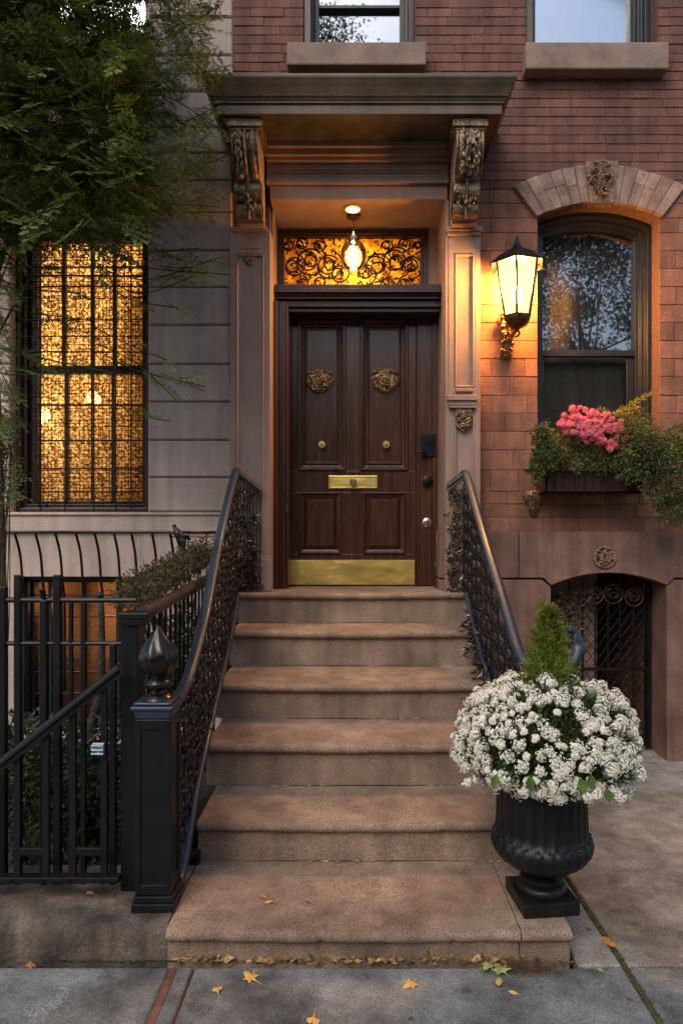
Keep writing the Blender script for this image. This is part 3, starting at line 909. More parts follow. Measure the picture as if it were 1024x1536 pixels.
# left jamb stands forward, with quirks
for (a, b, y) in ((DX0, -.545, 4.80), (-.545, -.512, 4.84), (-.512, -.50, 4.82), (-.50, -.479, 4.86)):
    mb.box(a, b, y, D + .05, 1.127, 3.2)
fr_ = mb.build('door_frame', M['wood'], house, bevel=.0035)
mb = MB()
zh0 = pz(467, 4.88)
for (a, b, y) in ((0, .03, 4.90), (.03, .052, 4.875), (.052, .085, 4.895), (.085, .105, 4.865), (.105, .118, 4.85), (.118, .15, 4.825), (.15, .185, 4.845)):
    mb.box(DX0, DX1, y, D + .04, zh0 + a + .0007, zh0 + b)
mb.build('door_head', M['wood2'], house, bevel=.004)
mb = MB(); mb.box(dx(632), dx(652), D - .045, D - .0125, dz(686), dz(652)); mb.box(dx(635), dx(649), D - .05, D - .0455, dz(668), dz(655))
kp = mb.build('keypad', M['iron'], fr_, bevel=.004)
mb = MB(); mb.tube([(dx(636), D - .05, dz(680)), (dx(636), D - .075, dz(680)), (dx(630), D - .08, dz(680)), (dx(619), D - .08, dz(679))], .008, 8); mb.build('lever', M['iron'], kp, smooth=True)
mb = MB(); c = (dx(640), dz(722)); mb.tube([(c[0], D - .012, c[1]), (c[0], D - .05, c[1]), (c[0], D - .055, c[1])], [.04, .04, .032], 20); mb.build('door_knob', M['iron'], fr_, smooth='auto')
mb = MB(); c = (dx(640), dz(784)); mb.tube([(c[0], D - .012, c[1]), (c[0], D - .022, c[1]), (c[0], D - .026, c[1])], [.036, .036, .028], 24); mb.tube([(c[0], D - .026, c[1]), (c[0], D - .034, c[1])], .015, 14); mb.build('lock_cylinder', M['chrome'], fr_, smooth='auto')
mb = MB(); mb.box(DX0, DX1, D + .052, D + .07, 1.1, 3.3); mb.build('backing', M['wood2'], fr_)  # unseen board added behind the door to stop light leaking through gaps
mb = MB(); mb.box(-.492, -.484, 4.852, 4.862, pz(768, 4.86), pz(755, 4.86)); mb.build('latch_plate', M['chrome'], fr_)
# ------------------------------------------------------------------ lights that are lit in the photo
def plight(name, loc, col, e, r=.03, parent=None):
    L = bpy.data.lights.new(name, 'POINT'); L.energy = e; L.color = col; L.shadow_soft_size = r
    o = bpy.data.objects.new(name, L); COL.objects.link(o)
    if parent is not None:
        o.parent = parent; o.location = Vector(loc) - top_origin(parent)
    else: o.location = loc
    return o
WARM = (1, .48, .15)
# recessed ceiling light
c = Vector((px(529, 4.754), 4.754, DZ1))
dl = thing('ceiling_light', 'small round recessed light in the ceiling above the door', 'ceiling light', c)
mb = MB(); mb.lathe(c, [(.062, -.001), (.062, -.008), (.048, -.010), (.046, -.002)], 28); mb.build('trim_ring', M['brass'], dl, smooth='auto')
mb = MB(); mb.lathe(c, [(.046, -.004), (.044, -.0045)], 24); mb.lathe(c, [(.012, -.006), (.010, -.012)], 12)
mb.build('lens', emit('downlight_lens', (1, .66, .28), 9), dl)
L = bpy.data.lights.new('spot', 'SPOT'); L.energy = 30; L.color = (1, .60, .28); L.spot_size = math.radians(125); L.spot_blend = .8; L.shadow_soft_size = .04
o = bpy.data.objects.new('spot', L); COL.objects.link(o); o.parent = dl; o.location = (0, 0, -.02)
# pendant
c = Vector((px(530, 4.86), 4.86, pz(383, 4.86)))
pd = thing('pendant_lamp', 'glass pendant lamp with glowing bulb hanging before the transom', 'pendant lamp', (c.x, c.y, DZ1))
mb = MB(); mb.tube([(c.x, c.y, DZ1), (c.x, c.y, c.z + .15)], .0035, 8)
mb.lathe((c.x, c.y, c.z), [(.03, .105), (.045, .115), (.045, .125), (.02, .14), (.012, .17)], 16)
mb.lathe((c.x, c.y, DZ1), [(.05, -.001), (.045, -.015), (.015, -.02)], 16)
mb.build('fitting', M['iron'], pd, smooth='auto')
gl = pane('globe_glass', refl=.06, tint=(1, .9, .72), diff=.3, dcol=(1, .8, .55))
mb = MB(); mb.lathe(c, [(.035, .105), (.07, .08), (.092, .03), (.095, -.01), (.086, -.06), (.062, -.098), (.03, -.112)], 28); mb.build('globe', gl, pd, smooth=True)
mb = MB(); mb.ball((c.x - .004, c.y, c.z - .01), (.036, .036, .062), 14, 10); mb.build('bulb', emit('bulb', (1, .62, .26), 20), pd, smooth=True)
plight('bulb_light', (c.x, c.y - .0, c.z - .135), (1, .55, .22), 4, .05, pd)
plight('hall_light', (0, 5.30, 3.46), (1, .74, .36), 15, .05, house)

# wall lantern
lc = Vector((px(775, 4.52), 4.52, 0))
lan = thing('wall_lantern', 'black wall lantern with glowing glass panes on an ornate bracket', 'lantern', (lc.x, 4.74, pz(540, 4.73)))
zt2, zb2 = pz(390, 4.5), pz(474, 4.5)
rt_, rb_ = .153, .092
glm = emit('lantern_pane', (1, .60, .27), 2.3)
nn, ll = glm.node_tree.nodes, glm.node_tree.links
tt = nn.new('ShaderNodeBsdfTransparent'); tt.inputs[0].default_value = (1, .85, .6, 1); mm = nn.new('ShaderNodeMixShader'); mm.inputs[0].default_value = .5
ll.new(tt.outputs[0], mm.inputs[1]); ll.new(nn['Emission'].outputs[0], mm.inputs[2]); ll.new(mm.outputs[0], nn['Material Output'].inputs[0])
mb = MB(); mb.ball((lc.x, lc.y, zb2 + .15), (.035, .035, .06), 14, 10); mb.build('bulb', emit('lantern_bulb', (1, .66, .32), 16), lan, smooth=True)
plight('lantern_light', (lc.x, lc.y - .01, zb2 + .26), (1, .50, .13), 290, .11, lan)
def hexp(r, z, k, rot=.26): a = k * math.pi / 3 + rot; return Vector((lc.x + r * math.cos(a), lc.y + r * math.sin(a), z))
for k in range(6):
    mb = MB(); q = .985
    mb.add([hexp(rb_ * q, zb2, k), hexp(rb_ * q, zb2, k + 1), hexp(rt_ * q, zt2, k + 1), hexp(rt_ * q, zt2, k)], [(0, 1, 2, 3)])
    mb.build('pane', glm, lan)
mb = MB()
for k in range(6):
    mb.tube([hexp(rb_, zb2, k), hexp(rt_, zt2, k)], .008, 6)
    mb.tube([hexp(rb_, zb2, k), hexp(rb_, zb2, k + 1)], .006, 6); mb.tube([hexp(rt_, zt2, k), hexp(rt_, zt2, k + 1)], .007, 6)
mb.build('cage', M['iron'], lan)
mb = MB()
z = zt2
rp = [(.156, -.006), (.190, -.036), (.193, -.028), (.140, .02), (.075, .05), (.045, .075), (.03, .10), (.018, .12), (.006, .17), (.001, .175)]
mb.lathe((lc.x, lc.y, z), rp, 6, rot=.26)
mb.ball((lc.x, lc.y, z + .115), .022, 10, 6)
for k in range(6): mb.tube([hexp(.190, z - .03, k), hexp(.13, z + .024, k), hexp(.05, z + .075, k)], .006, 6)
mb.build('roof', M['iron'], lan, bevel=.002)
mb = MB()
mb.lathe((lc.x, lc.y, zb2), [(.092, .0), (.096, -.012), (.090, -.03), (.070, -.055), (.044, -.072), (.02, -.080), (.012, -.095), (.002, -.10)], 6, rot=.26)
mb.build('basket', M['bronze_dark'], lan, bevel=.002)
mb = MB()
bx_ = px(759, 4.70)
mb.prism([(4.74, pz(470, 4.73)), (4.70, pz(472, 4.73)), (4.66, pz(480, 4.73)), (4.665, pz(500, 4.7)), (4.69, pz(520, 4.7)), (4.70, pz(532, 4.7)), (4.74, pz(540, 4.73))], 'x', bx_ - .035, bx_ + .04)
R4 = random.Random(2)
for i in range(70):
    s_ = R4.uniform(.006, .014)
    zz_ = R4.uniform(pz(536, 4.7), pz(470, 4.7))
    mb.ball((bx_ + R4.uniform(-.035, .04), 4.66 + R4.uniform(-.006, .01) + (.03 if zz_ < pz(515, 4.7) else 0), zz_), (s_ * 1.4, s_, s_), 6, 4)
for k in range(5): mb.tube([(bx_ - .04, 4.66 + .008 * k, pz(478 + 12 * k, 4.7)), (bx_ + .045, 4.66 + .008 * k, pz(479 + 12 * k, 4.7))], .007, 6)
mb.tube(bez([(bx_, 4.67, pz(478, 4.7)), (bx_ + .01, 4.60, pz(492, 4.6)), (lc.x - .02, 4.56, zb2 - .10), (lc.x, 4.52, zb2 - .075)], 6), .016, 8)
mb.tube(spiral((bx_ + .05, 4.62, pz(498, 4.6)), .035, 1.4, 1.57, (1, -.3, 0), (0, 0, 1), n=16), .009, 6)
mb.tube([(bx_ - .06, 4.70, pz(483, 4.7)), (bx_ - .035, 4.68, pz(483, 4.7))], .03, 10)
mb.build('wall_bracket', M['bronze'], lan, smooth='auto')

# ------------------------------------------------------------------ left neighbour
nb_ = thing('grey_stone_house', 'grey stone house with coursed blocks and a tall lit window behind iron bars', 'building', (-2, YF, 0))
HL = (px(18, YF), px(222, YF), pz(768, YF), pz(330, YF), 0)
HU = (px(35, YF), px(222, YF), pz(62, YF), 7.2, 0)
HB = (px(28, YF), px(212, YF), pz(1096, YF), pz(865, YF), 0)
holes_l = [HL, HU, HB]
XL0, XL1 = -5.2, XR0 - .002
mb = MB(); wall(mb, XL0, XL1, -.4, 7.8, YF + .014, YF + .3, holes_l); mb.build('backing_wall', M['grey'], nb_)
yl = [768, 716.5, 660.6, 603, 546.5, 488, 431, 376, 318, 271, 230.5, 192, 138, 84, 27, -30, -88, -145, -200, -260, -320, -380, -440, -520]
zl = [pz(y, YF) for y in yl]
rows = list(zip(zl[:-1], zl[1:]))
R5 = random.Random(4)
mb = MB(); bricks(mb, XL0, XL1, rows, YF - .010, 1.9, holes_l, R5, joint=.009, ch=.010, th=.04, jit=.001, var=.04, stagger=False)
mb.build('stone_courses', M['grey'], nb_)
mb = MB()
mb.box(XL0, XL1, YF - .035, YF + .013, pz(798, YF), pz(770.5, YF)); mb.box(XL0, XL1, YF - .05, YF + .013, pz(773, YF), pz(768.5, YF))
sb = mb.build('sill_band', M['grey'], nb_, bevel=.004)
mb = MB()
for a, b in ((XL0, HB[0]), (HB[1], XL1)): mb.box(a, b, YF - .004, YF + .013, -.2, pz(799, YF) - .004)
mb.box(HB[0], HB[1], YF - .004, YF + .013, HB[3], pz(799, YF) - .004)
mb.build('base_panel', M['grey'], nb_, bevel=.003)
# main lit window
x0, x1, z0, z1 = HL[:4]
mb = MB()
rect_panel(mb, x0, x1, z0, z1, [(0, YF + .2), (0, 4.80), (.03, 4.80), (.035, 4.84), (.06, 4.84), (.065, 4.88), (.085, 4.88), (.085, 4.95)], False)
mb.box(x0 + .08, x0 + .125, 4.87, 4.93, z0, z1)
wo = mb.build('window', M['wood2'], nb_, bevel=.003)
mb = MB(); zq = pz(556, 4.9); mb.box(x0 + .085, x1 - .085, 4.87, 4.92, zq - .03, zq + .03)
for q, (a, b) in ((97, (zq, z1)), (140, (zq, z1)), (173, (zq, z1)), (102, (z0, zq)), (171, (z0, zq))):
    mb.box(px(q, 4.9) - .012, px(q, 4.9) + .012, 4.88, 4.915, a, b)
mb.box(px(139, 4.9) - .005, px(139, 4.9) + .005, 4.88, 4.915, z0, zq)
for q in (608, 661, 703, 738): mb.box(x0 + .085, x1 - .085, 4.885, 4.91, pz(q, 4.9) - .006, pz(q, 4.9) + .006)
mb.build('sash', M['wood2'], wo, bevel=.002)
mb = MB(); mb.box(x0 + .08, x1 - .08, 4.925, 4.929, z0, z1)
FG = bpy.data.materials.new('rippled_glass'); FG.use_nodes = True
n, l = FG.node_tree.nodes, FG.node_tree.links
tc = n.new('ShaderNodeTexCoord'); nz = n.new('ShaderNodeTexNoise'); nz.inputs['Scale'].default_value = 55; nz.inputs['Detail'].default_value = 4; nz.inputs['Roughness'].default_value = .65
l.new(tc.outputs['Object'], nz.inputs['Vector'])
cr = n.new('ShaderNodeValToRGB'); cr.color_ramp.elements[0].position = .38; cr.color_ramp.elements[0].color = (.20, .11, .045, 1); cr.color_ramp.elements[1].position = .62; cr.color_ramp.elements[1].color = (1, .90, .66, 1)  # noise ramp paints ripple glints and dark flecks into the glass colour
l.new(nz.outputs['Fac'], cr.inputs[0])
t1 = n.new('ShaderNodeBsdfTranslucent'); l.new(cr.outputs[0], t1.inputs[0])
t2 = n.new('ShaderNodeBsdfTransparent'); l.new(cr.outputs[0], t2.inputs[0])
m1 = n.new('ShaderNodeMixShader'); m1.inputs[0].default_value = .42; l.new(t2.outputs[0], m1.inputs[1]); l.new(t1.outputs[0], m1.inputs[2])
g_ = n['Principled BSDF']; g_.inputs['Base Color'].default_value = (.02, .015, .01, 1); g_.inputs['Roughness'].default_value = .08
bp = n.new('ShaderNodeBump'); bp.inputs['Strength'].default_value = .4; bp.inputs['Distance'].default_value = .01; l.new(nz.outputs['Fac'], bp.inputs['Height']); l.new(bp.outputs[0], g_.inputs['Normal'])
m2 = n.new('ShaderNodeMixShader'); m2.inputs[0].default_value = .10; l.new(m1.outputs[0], m2.inputs[1]); l.new(g_.outputs[0], m2.inputs[2])
l.new(m2.outputs[0], n['Material Output'].inputs[0])
mb.build('glass', FG, wo)
mb = MB()
R6 = random.Random(8)
gy = 4.79
for q in (401, 413, 430, 447, 480, 505, 527): mb.tube([(x0, gy, pz(q, gy)), (x1, gy, pz(q + R6.uniform(-1, 1), gy))], .0065 if q < 435 else .004, 6)
for q in (60, 97, 140, 173, 196): mb.tube([(px(q, gy), gy + .01, z0), (px(q, gy), gy + .01, z1)], .005, 6)
z = z0 + .04
while z < z1 - .05:
    n_ = 14; ph = R6.uniform(0, 6)
    mb.tube([(x0 + .06 + (x1 - x0 - .12) * i / n_, gy + .03, z + .0015 * math.sin(i * 1.3 + ph) + R6.uniform(-.001, .001)) for i in range(n_ + 1)], R6.choice((.0012, .0018, .0026)), 4)
    z += R6.uniform(.020, .032)
x = x0 + .07
while x < x1 - .06:
    n_ = 30; ph = R6.uniform(0, 6)
    mb.tube([(x + .0012 * math.sin(i * 1.1 + ph) + R6.uniform(-.001, .001), gy + .033, z0 + (z1 - z0) * i / n_) for i in range(n_ + 1)], R6.choice((.0011, .0016, .0022)), 4)
    x += R6.uniform(.022, .034)
for i in range(900):
    c = Vector((R6.uniform(x0 + .08, x1 - .08), gy + .028, R6.uniform(zq, z1 - .03) if R6.random() < .8 else R6.uniform(z0, zq)))
    a = R6.uniform(0, 6.28); r_ = R6.uniform(.014, .04)
    mb.tube([c + Vector((r_ * math.cos(a + t), 0, r_ * math.sin(a + t))) for t in (0, .6, 1.2, 1.8, 2.4)], .0019, 4)
mb.build('grille', M['iron'], wo)
# the room behind, its lamps and furniture
room(nb_, x0 - .25, x1 + .55, 4.97, 6.6, z0 - .35, z1 + .25, mat('wallpaper', (.66, .54, .36), .8, .3, 3.5, .1, 30, hue2=(.26, .17, .09)))
plight('room_light', (px(120, 5.8), 5.75, 3.1), (1, .70, .36), 44, .1, nb_)
plight('room_light', (px(62, 5.2), 5.17, pz(650, 5.2)), (1, .72, .38), 15, .05, nb_)
plight('room_light', (px(196, 5.2), 5.17, pz(410, 5.2)), (1, .72, .38), 9, .05, nb_)
glb = emit('room_lamp', (1, .72, .38), 26)
for (qx, qy, d, r_, lab) in ((62, 622, 5.7, .075, 'round glowing lamp low at the left of the lit window'), (141, 597, 5.7, .06, 'round glowing lamp in the middle of the lit window')):
    c = at(qx, qy, d)
    t = thing('globe_lamp', lab, 'lamp', (c.x, c.y, z0 - .32), 'globe lamps in the lit room')
    mb = MB(); mb.ball(c, r_, 14, 10); mb.build('shade', glb, t, smooth=True)
    mb = MB(); mb.tube([(c.x, c.y, z0 - .32), (c.x, c.y, c.z - r_)], .01, 8); mb.lathe((c.x, c.y, z0 - .32), [(.09, 0), (.08, .02), (.01, .03)], 16); mb.build('stand', M['bronze'], t, smooth='auto')
c = at(203, 402, 5.1)
t = thing('strip_lamp', 'tall narrow bright lamp at the top right of the lit window', 'lamp', (c.x, c.y, c.z - .25))
mb = MB(); mb.tube([(c.x, c.y, c.z - .2), (c.x, c.y, c.z + .2)], .022, 12); mb.build('tube', glb, t, smooth='auto')
mb = MB(); mb.box(c.x - .02, c.x + .04, c.y + .02, c.y + .05, c.z - .24, c.z + .24); mb.build('mount', M['bronze'], t)
mb = MB()
c0, c1 = at(122, 742, 6.2), at(170, 628, 6.2)
mb.box(c0.x, c1.x, 6.2, 6.5, z0 - .35, c1.z)
for k in range(4): mb.box(c0.x + .02, c1.x - .02, 6.185, 6.199, z0 - .25 + k * .28, z0 - .25 + k * .28 + .24)
mb.box(at(178, 742, 5.9).x, at(200, 742, 5.9).x, 5.9, 6.1, z0 - .35, at(178, 660, 5.9).z)
cb = mb.build('cabinet', M['wood'], None, bevel=.004, label='dark wooden cabinet standing inside the lit room', cat='cabinet')
mb = MB(); drape(mb, x0 - .05, px(66, 5.1), 5.06, z0 - .2, z1, .014, .06, 40); drape(mb, px(186, 5.1), x1 + .05, 5.06, z0 - .2, z1, .014, .06, 40)
mb.build('curtain', mat('warm_curtain', (.55, .42, .26), .9, .1, 6, 0, trans=.5), wo, smooth=True)
# upper-left window
x0, x1, z0, z1 = HU[:4]
mb = MB(); rect_panel(mb, x0, x1, z0, z1, [(0, YF + .2), (0, 4.85), (.04, 4.85), (.045, 4.9), (.07, 4.9), (.07, 5.0)], False)
mb.box(px(70, 4.93), px(80, 4.93), 4.90, 4.96, z0, z1)
wo = mb.build('window', M['winframe2'], nb_, bevel=.003)
mb = MB(); mb.box(x0 + .07, x1 - .07, 4.965, 4.969, z0, z1); mb.build('glass', P_clear2, wo)
mb = MB(); mb.box(x0 + .07, x1 - .07, 5.06, 5.065, z0, z1); mb.build('blind', M['blind'], wo)
mb = MB(); mb.box(x0 - .05, x1 + .05, 4.66, 4.9, z0 - .09, z0); mb.build('sill', M['grey'], wo, bevel=.006)
# basement window
x0, x1, z0, z1 = HB[:4]
mb = MB(); rect_panel(mb, x0, x1, z0, z1, [(0, YF + .2), (0, 4.82), (.03, 4.82), (.035, 4.87), (.05, 4.87), (.05, 4.95)], False)
for q in (76, 90, 126, 178): mb.box(px(q, 4.88) - .014, px(q, 4.88) + .014, 4.87, 4.91, z0, z1)
for q in (893, 925, 967, 1008, 1040): mb.box(x0, x1, 4.88, 4.905, pz(q, 4.88) - .006, pz(q, 4.88) + .006)
wo = mb.build('window', M['winframe'], nb_, bevel=.003)
mb = MB(); mb.box(x0 + .045, x1 - .045, 4.925, 4.929, z0, z1); mb.build('glass', pane('basement_glass', refl=.0, tint=(1, .9, .8), diff=.12, dcol=(1, .7, .4)), wo)
room(nb_, x0 - .05, x1 + .1, 4.97, 5.9, z0 - .1, z1 + .06, M['room'])
plight('basement_light', (px(172, 5.5), 5.45, z1 - .25), (1, .55, .22), 2.4, .06, nb_)
mb = MB(); mb.box(x0, px(88, 5.15), 5.12, 5.14, z0, pz(960, 5.15)); mb.box(px(94, 5.15), x1, 5.12, 5.14, z0, pz(985, 5.15)); mb.box(px(128, 5.15), px(150, 5.15), 5.10, 5.118, z0, z1)
mb.build('dulling_panel', M['trim'], wo, bevel=.004)  # added panels dull the orange glow and stand in for a reflection
# ------------------------------------------------------------------ ground
mb = MB(); mb.box(-60, 60, -3.4, 60, -.30, -.115); 
mb.build('ground', M['soil'], kind='structure')
mb = MB(); mb.box(-60, 60, -40, -3.55, -.30, -.16); mb.build('road', M['asphalt'], kind='structure')
mb = MB(); mb.box(-60, 60, -3.55, -3.4, -.30, 0); mb.build('kerb', M['coping'], kind='structure', bevel=.02)
def slabs(name, m, xs, ys, zf, seed, gap=.006):
    r = random.Random(seed); mb = MB()
    for xa, xb in xs:
        for ya, yb in ys:
            dzz = r.uniform(-.0015, .0015)
            X0, X1, Y0, Y1 = xa + gap, xb - gap, ya + gap, yb - gap
            b = .006
            vs = [(X0, Y0, zf(Y0) - .05), (X1, Y0, zf(Y0) - .05), (X1, Y1, zf(Y1) - .05), (X0, Y1, zf(Y1) - .05),
                  (X0, Y0, zf(Y0) - b + dzz), (X1, Y0, zf(Y0) - b + dzz), (X1, Y1, zf(Y1) - b + dzz), (X0, Y1, zf(Y1) - b + dzz),
                  (X0 + b, Y0 + b, zf(Y0) + dzz), (X1 - b, Y0 + b, zf(Y0) + dzz), (X1 - b, Y1 - b, zf(Y1) + dzz), (X0 + b, Y1 - b, zf(Y1) + dzz)]
            mb.add(vs, [(0, 1, 5, 4), (1, 2, 6, 5), (2, 3, 7, 6), (3, 0, 4, 7), (4, 5, 9, 8), (5, 6, 10, 9), (6, 7, 11, 10), (7, 4, 8, 11), (8, 9, 10, 11)])
    return mb.build(name, m, kind='structure')
flat = lambda y: 0.0
ysl = [(-3.4, -1.8), (-1.8, -.2), (-.2, 1.0), (1.0, 2.343)]
slabs('pavement', M['walk'], [(-6.5, -4.8), (-4.8, -2.9), (-2.9, -.645), (-.622, -.563), (-.560, .945), (.962, 3.0), (3.0, 5.0), (5.0, 7.0)], ysl, flat, 1, .0025)
slope = lambda y: -.085 * max(0, y - 2.35) / 2.39
slabs('paving', M['walkr'], [(.788, .943)], [(2.349, 4.70)], slope, 2, .002)
slabs('paving', M['walkr'], [(.962, 3.2), (3.2, 5.2)], [(2.349, 3.9), (3.9, 4.70)], slope, 2, .0025)
slabs('passage_floor', M['walkr'], [(.9, 3.2)], [(4.706, 6.3)], lambda y: -.086, 2, .0025)
mb = MB(); mb.box(-.646, -.621, -3.4, 2.343, -.05, -.004); mb.box(-.565, -.558, -3.4, 2.343, -.05, -.012)
mb.build('pavement_joint', M['rust'], kind='structure')
mb = MB()
for i in range(1500):
    y = rnd.uniform(1.9, 3.3); x = .952 + rnd.gauss(0, .006)
    s_ = rnd.uniform(.002, .0055)
    mb.ball((x, y, slope(y) - .006 + rnd.random() * .004), (s_, s_, s_ * .7), 5, 3)
for i in range(60):
    x = rnd.uniform(-.9, .78); y = 2.372 - abs(rnd.gauss(0, .008)); s_ = rnd.uniform(.003, .007)
    mb.ball((x, y, .0), (s_ * 1.5, s_, s_ * .6), 5, 3)
mb.box(.944, .961, -3.4, 2.345, -.05, -.008); mb.prism([(2.345, -.05), (2.345, -.008), (4.7, -.093), (4.7, -.15)], 'x', .944, .961)
mb.build('moss', M['moss'], label='dark moss and dirt filling the pavement joint right of the urn', cat='moss', kind='stuff')

# ------------------------------------------------------------------ stoop
NY = [2.345, 2.825, 3.215, 3.645, 4.145, 4.515]
NZ = [.121, .297, .504, .696, .914, 1.121]
SXL = [-.664, -.667, -.717, -.758, -.779, -.795]
SXR = [.767, .785, .783, .786, .784, .786]
stoop = thing('stoop', 'broad brownstone stoop of six worn steps rising to the front door', 'steps', (0, NY[0], 0))
def nose_prof(y, z, zl, back):
    r_ = .021
    P = [(back, zl), (y + .03, zl), (y + .03, z - .05)]
    for a in np.linspace(-1.35, 1.5708, 8): P.append((y + r_ - r_ * math.cos(a) if True else 0, z - r_ + r_ * math.sin(a)))
    P.append((back, z))
    return P
for i in range(6):
    zl = (NZ[i - 1] + .0015) if i else -.06
    back = 5.2 if i == 5 else 4.69
    mb = MB()
    P = nose_prof(NY[i], NZ[i], zl, back)
    def worn(xa, xb, n):
        m_ = len(P)
        vs, fs = [], []
        for k in range(n + 1):
            x = xa + (xb - xa) * k / n
            for (y, z) in P:
                j = .0022 * math.sin(x * 9 + i * 2.1) * math.sin(x * 23 + i) if y < NY[i] + .1 and z > zl + .01 else 0
                if y < NY[i] + .045 and z > NZ[i] - .06:
                    q_ = math.sin(x * 41 + i * 5) * math.sin(x * 67 + i) * math.sin(x * 13 + i * 3); j += .010 * max(0, q_ - .45) ** 1 + .0006 * math.sin(x * 151 + i)
                wz = -.007 * math.exp(-((x) / .45) ** 2) if y < NY[i] + .1 and z > NZ[i] - .06 else 0
                vs.append((x, y + j, z + wz + j * .4))
        for k in range(n):
            for q in range(m_):
                q2 = (q + 1) % m_
                fs.append((k * m_ + q, k * m_ + q2, (k + 1) * m_ + q2, (k + 1) * m_ + q))
        fs.append(tuple(range(m_))[::-1]); fs.append(tuple(n * m_ + q for q in range(m_)))
        mb.add(vs, fs)
    if i == 0:
        worn(SXL[0], .586, 110); worn(.590, SXR[0], 16)
    else: worn(SXL[i], SXR[i], 120)
    mb.build('step', M['step'], stoop, smooth='auto', angle=30)
mb = MB(); mb.box(-.60, .70, 2.5, 4.68, -.05, .10); mb.build('foundation', M['step'], stoop)

mb = MB(); rg = random.Random(61)
for i in range(1, 6):
    for k in range(70):
        x = rg.uniform(SXL[i] + .02, SXR[i] - .02)
        if math.sin(x * 9 + i * 2) < -.2: continue
        s_ = rg.uniform(.0015, .006); mb.ball((x, NY[i] + .029 - abs(rg.gauss(0, .006)), NZ[i - 1] + .001), (s_ * 2.2, s_, s_ * .5), 5, 3, tone=rg.uniform(.5, 1.3))
mb.build('grit', mat('grit', (.34, .30, .25), .9, .3, 20, 0, tone=True), label='pale grit and crumbs gathered in the corners of the steps', cat='grit', kind='stuff')
# low coping wall on the left
mb = MB()
P = [(2.80, -.1), (2.385, -.1), (2.380, .085), (2.386, .105), (2.402, .119), (2.43, .125), (2.80, .128)]
vs, fs = [], []; n_ = 60; m_ = len(P)
for k in range(n_ + 1):
    x = -5.2 + (5.2 - .668) * k / n_
    for y, z in P:
        j = .004 * math.sin(x * 7.3) * math.sin(x * 17) if y < 2.5 else 0
        vs.append((x, y + j, z + j * .6))
for k in range(n_):
    for q in range(m_): fs.append((k * m_ + q, k * m_ + (q + 1) % m_, (k + 1) * m_ + (q + 1) % m_, (k + 1) * m_ + q))
fs.append(tuple(range(m_))[::-1]); fs.append(tuple(n_ * m_ + q for q in range(m_)))
mb.add(vs, fs)
mb.build('coping_wall', M['coping'], smooth='auto', label='low dark stained stone kerb wall under the black iron fence', cat='low wall')
mb = MB(); mb.box(-5.2, -.80, 2.80, 4.735, -.1, .03); mb.build('planting_bed', M['soil'], kind='structure')

# ------------------------------------------------------------------ iron stair railings
def railprof(w_, h): 
    return [(-w_ * .62, -h * .5), (-w_ * .62, -h * .15), (-w_, 0), (-w_, h * .25), (-w_ * .75, h * .45), (-w_ * .25, h * .55), (w_ * .25, h * .55), (w_ * .75, h * .45), (w_, h * .25), (w_, 0), (w_ * .62, -h * .15), (w_ * .62, -h * .5)]
def nline(d): return float(np.interp(d, NY, NZ))
def stairline(d): return float(np.interp(d, [2.3] + NY + [4.8], [.10] + NZ + [1.121]))

def ironpanel(parent, xf, d0, d1, topf, botf, seed, nleaf, sp=.15):
    """uprights with stacked mirrored scrolls, collars and small leaves between them"""
    r = random.Random(seed)
    n = int(round((d1 - d0) / sp)); sp = (d1 - d0) / n
    for i in range(n + 1):
        d = d0 + sp * i
        mb = MB(); mb.tube([(xf(d), d, botf(d)), (xf(d), d, topf(d))], .0065, 6)
        z = botf(d) + .06
        while z < topf(d) - .03: mb.ball((xf(d), d, z), (.010, .010, .013), 6, 4); z += .12
        mb.build('baluster', M['iron'], parent)
    mb = MB(); lf = MB()
    for i in range(n):
        dc = d0 + sp * (i + .5); x = xf(dc)
        z = botf(dc) + .045 + (i % 2) * .03
        k = 0
        while z < topf(dc) - .03:
            R_ = sp * .44
            for s_ in (-1, 1):
                mb.tube(spiral((x, dc + s_ * sp * .22, z), R_ * .58, 1.35, -1.57 * s_ + (1.57 if k % 2 else -1.57), (0, s_, 0), (0, 0, 1), r1=.2, n=14, sgn=1 if k % 2 else -1), [.0105 - .0045 * q / 14 for q in range(15)], 6)
            mb.ball((x, dc, z), .0095, 6, 4)
            for _ in range(2):
                dr = Vector((r.uniform(-.35, .35), r.uniform(-.8, .8), r.uniform(-1, 1)))
                lf.leaf((x + r.uniform(-.01, .01), dc + r.uniform(-.02, .02), z + r.uniform(-.02, .02)), dr, .042, .016, (1, r.uniform(-.5, .5), 0), fold=.3, tone=r.uniform(.6, 1.4))
            z += .098; k += 1
    for i in range(nleaf):
        d = r.uniform(d0, d1); z = botf(d) + (topf(d) - botf(d)) * r.random() ** 1.5
        L = r.uniform(.024, .045)
        lf.leaf((xf(d) + r.gauss(0, .010), d, z), (r.uniform(-.5, .5), r.uniform(-.7, .7), r.uniform(-1.2, .7)), L, L * .34, (r.uniform(-1, 1), r.uniform(-1, 0), 0), fold=.35, tone=r.uniform(.5, 1.6))
    mb.build('scrollwork', M['iron'], parent, smooth=True)
    lf.build('iron_leaves', M['ironleaf'], parent)

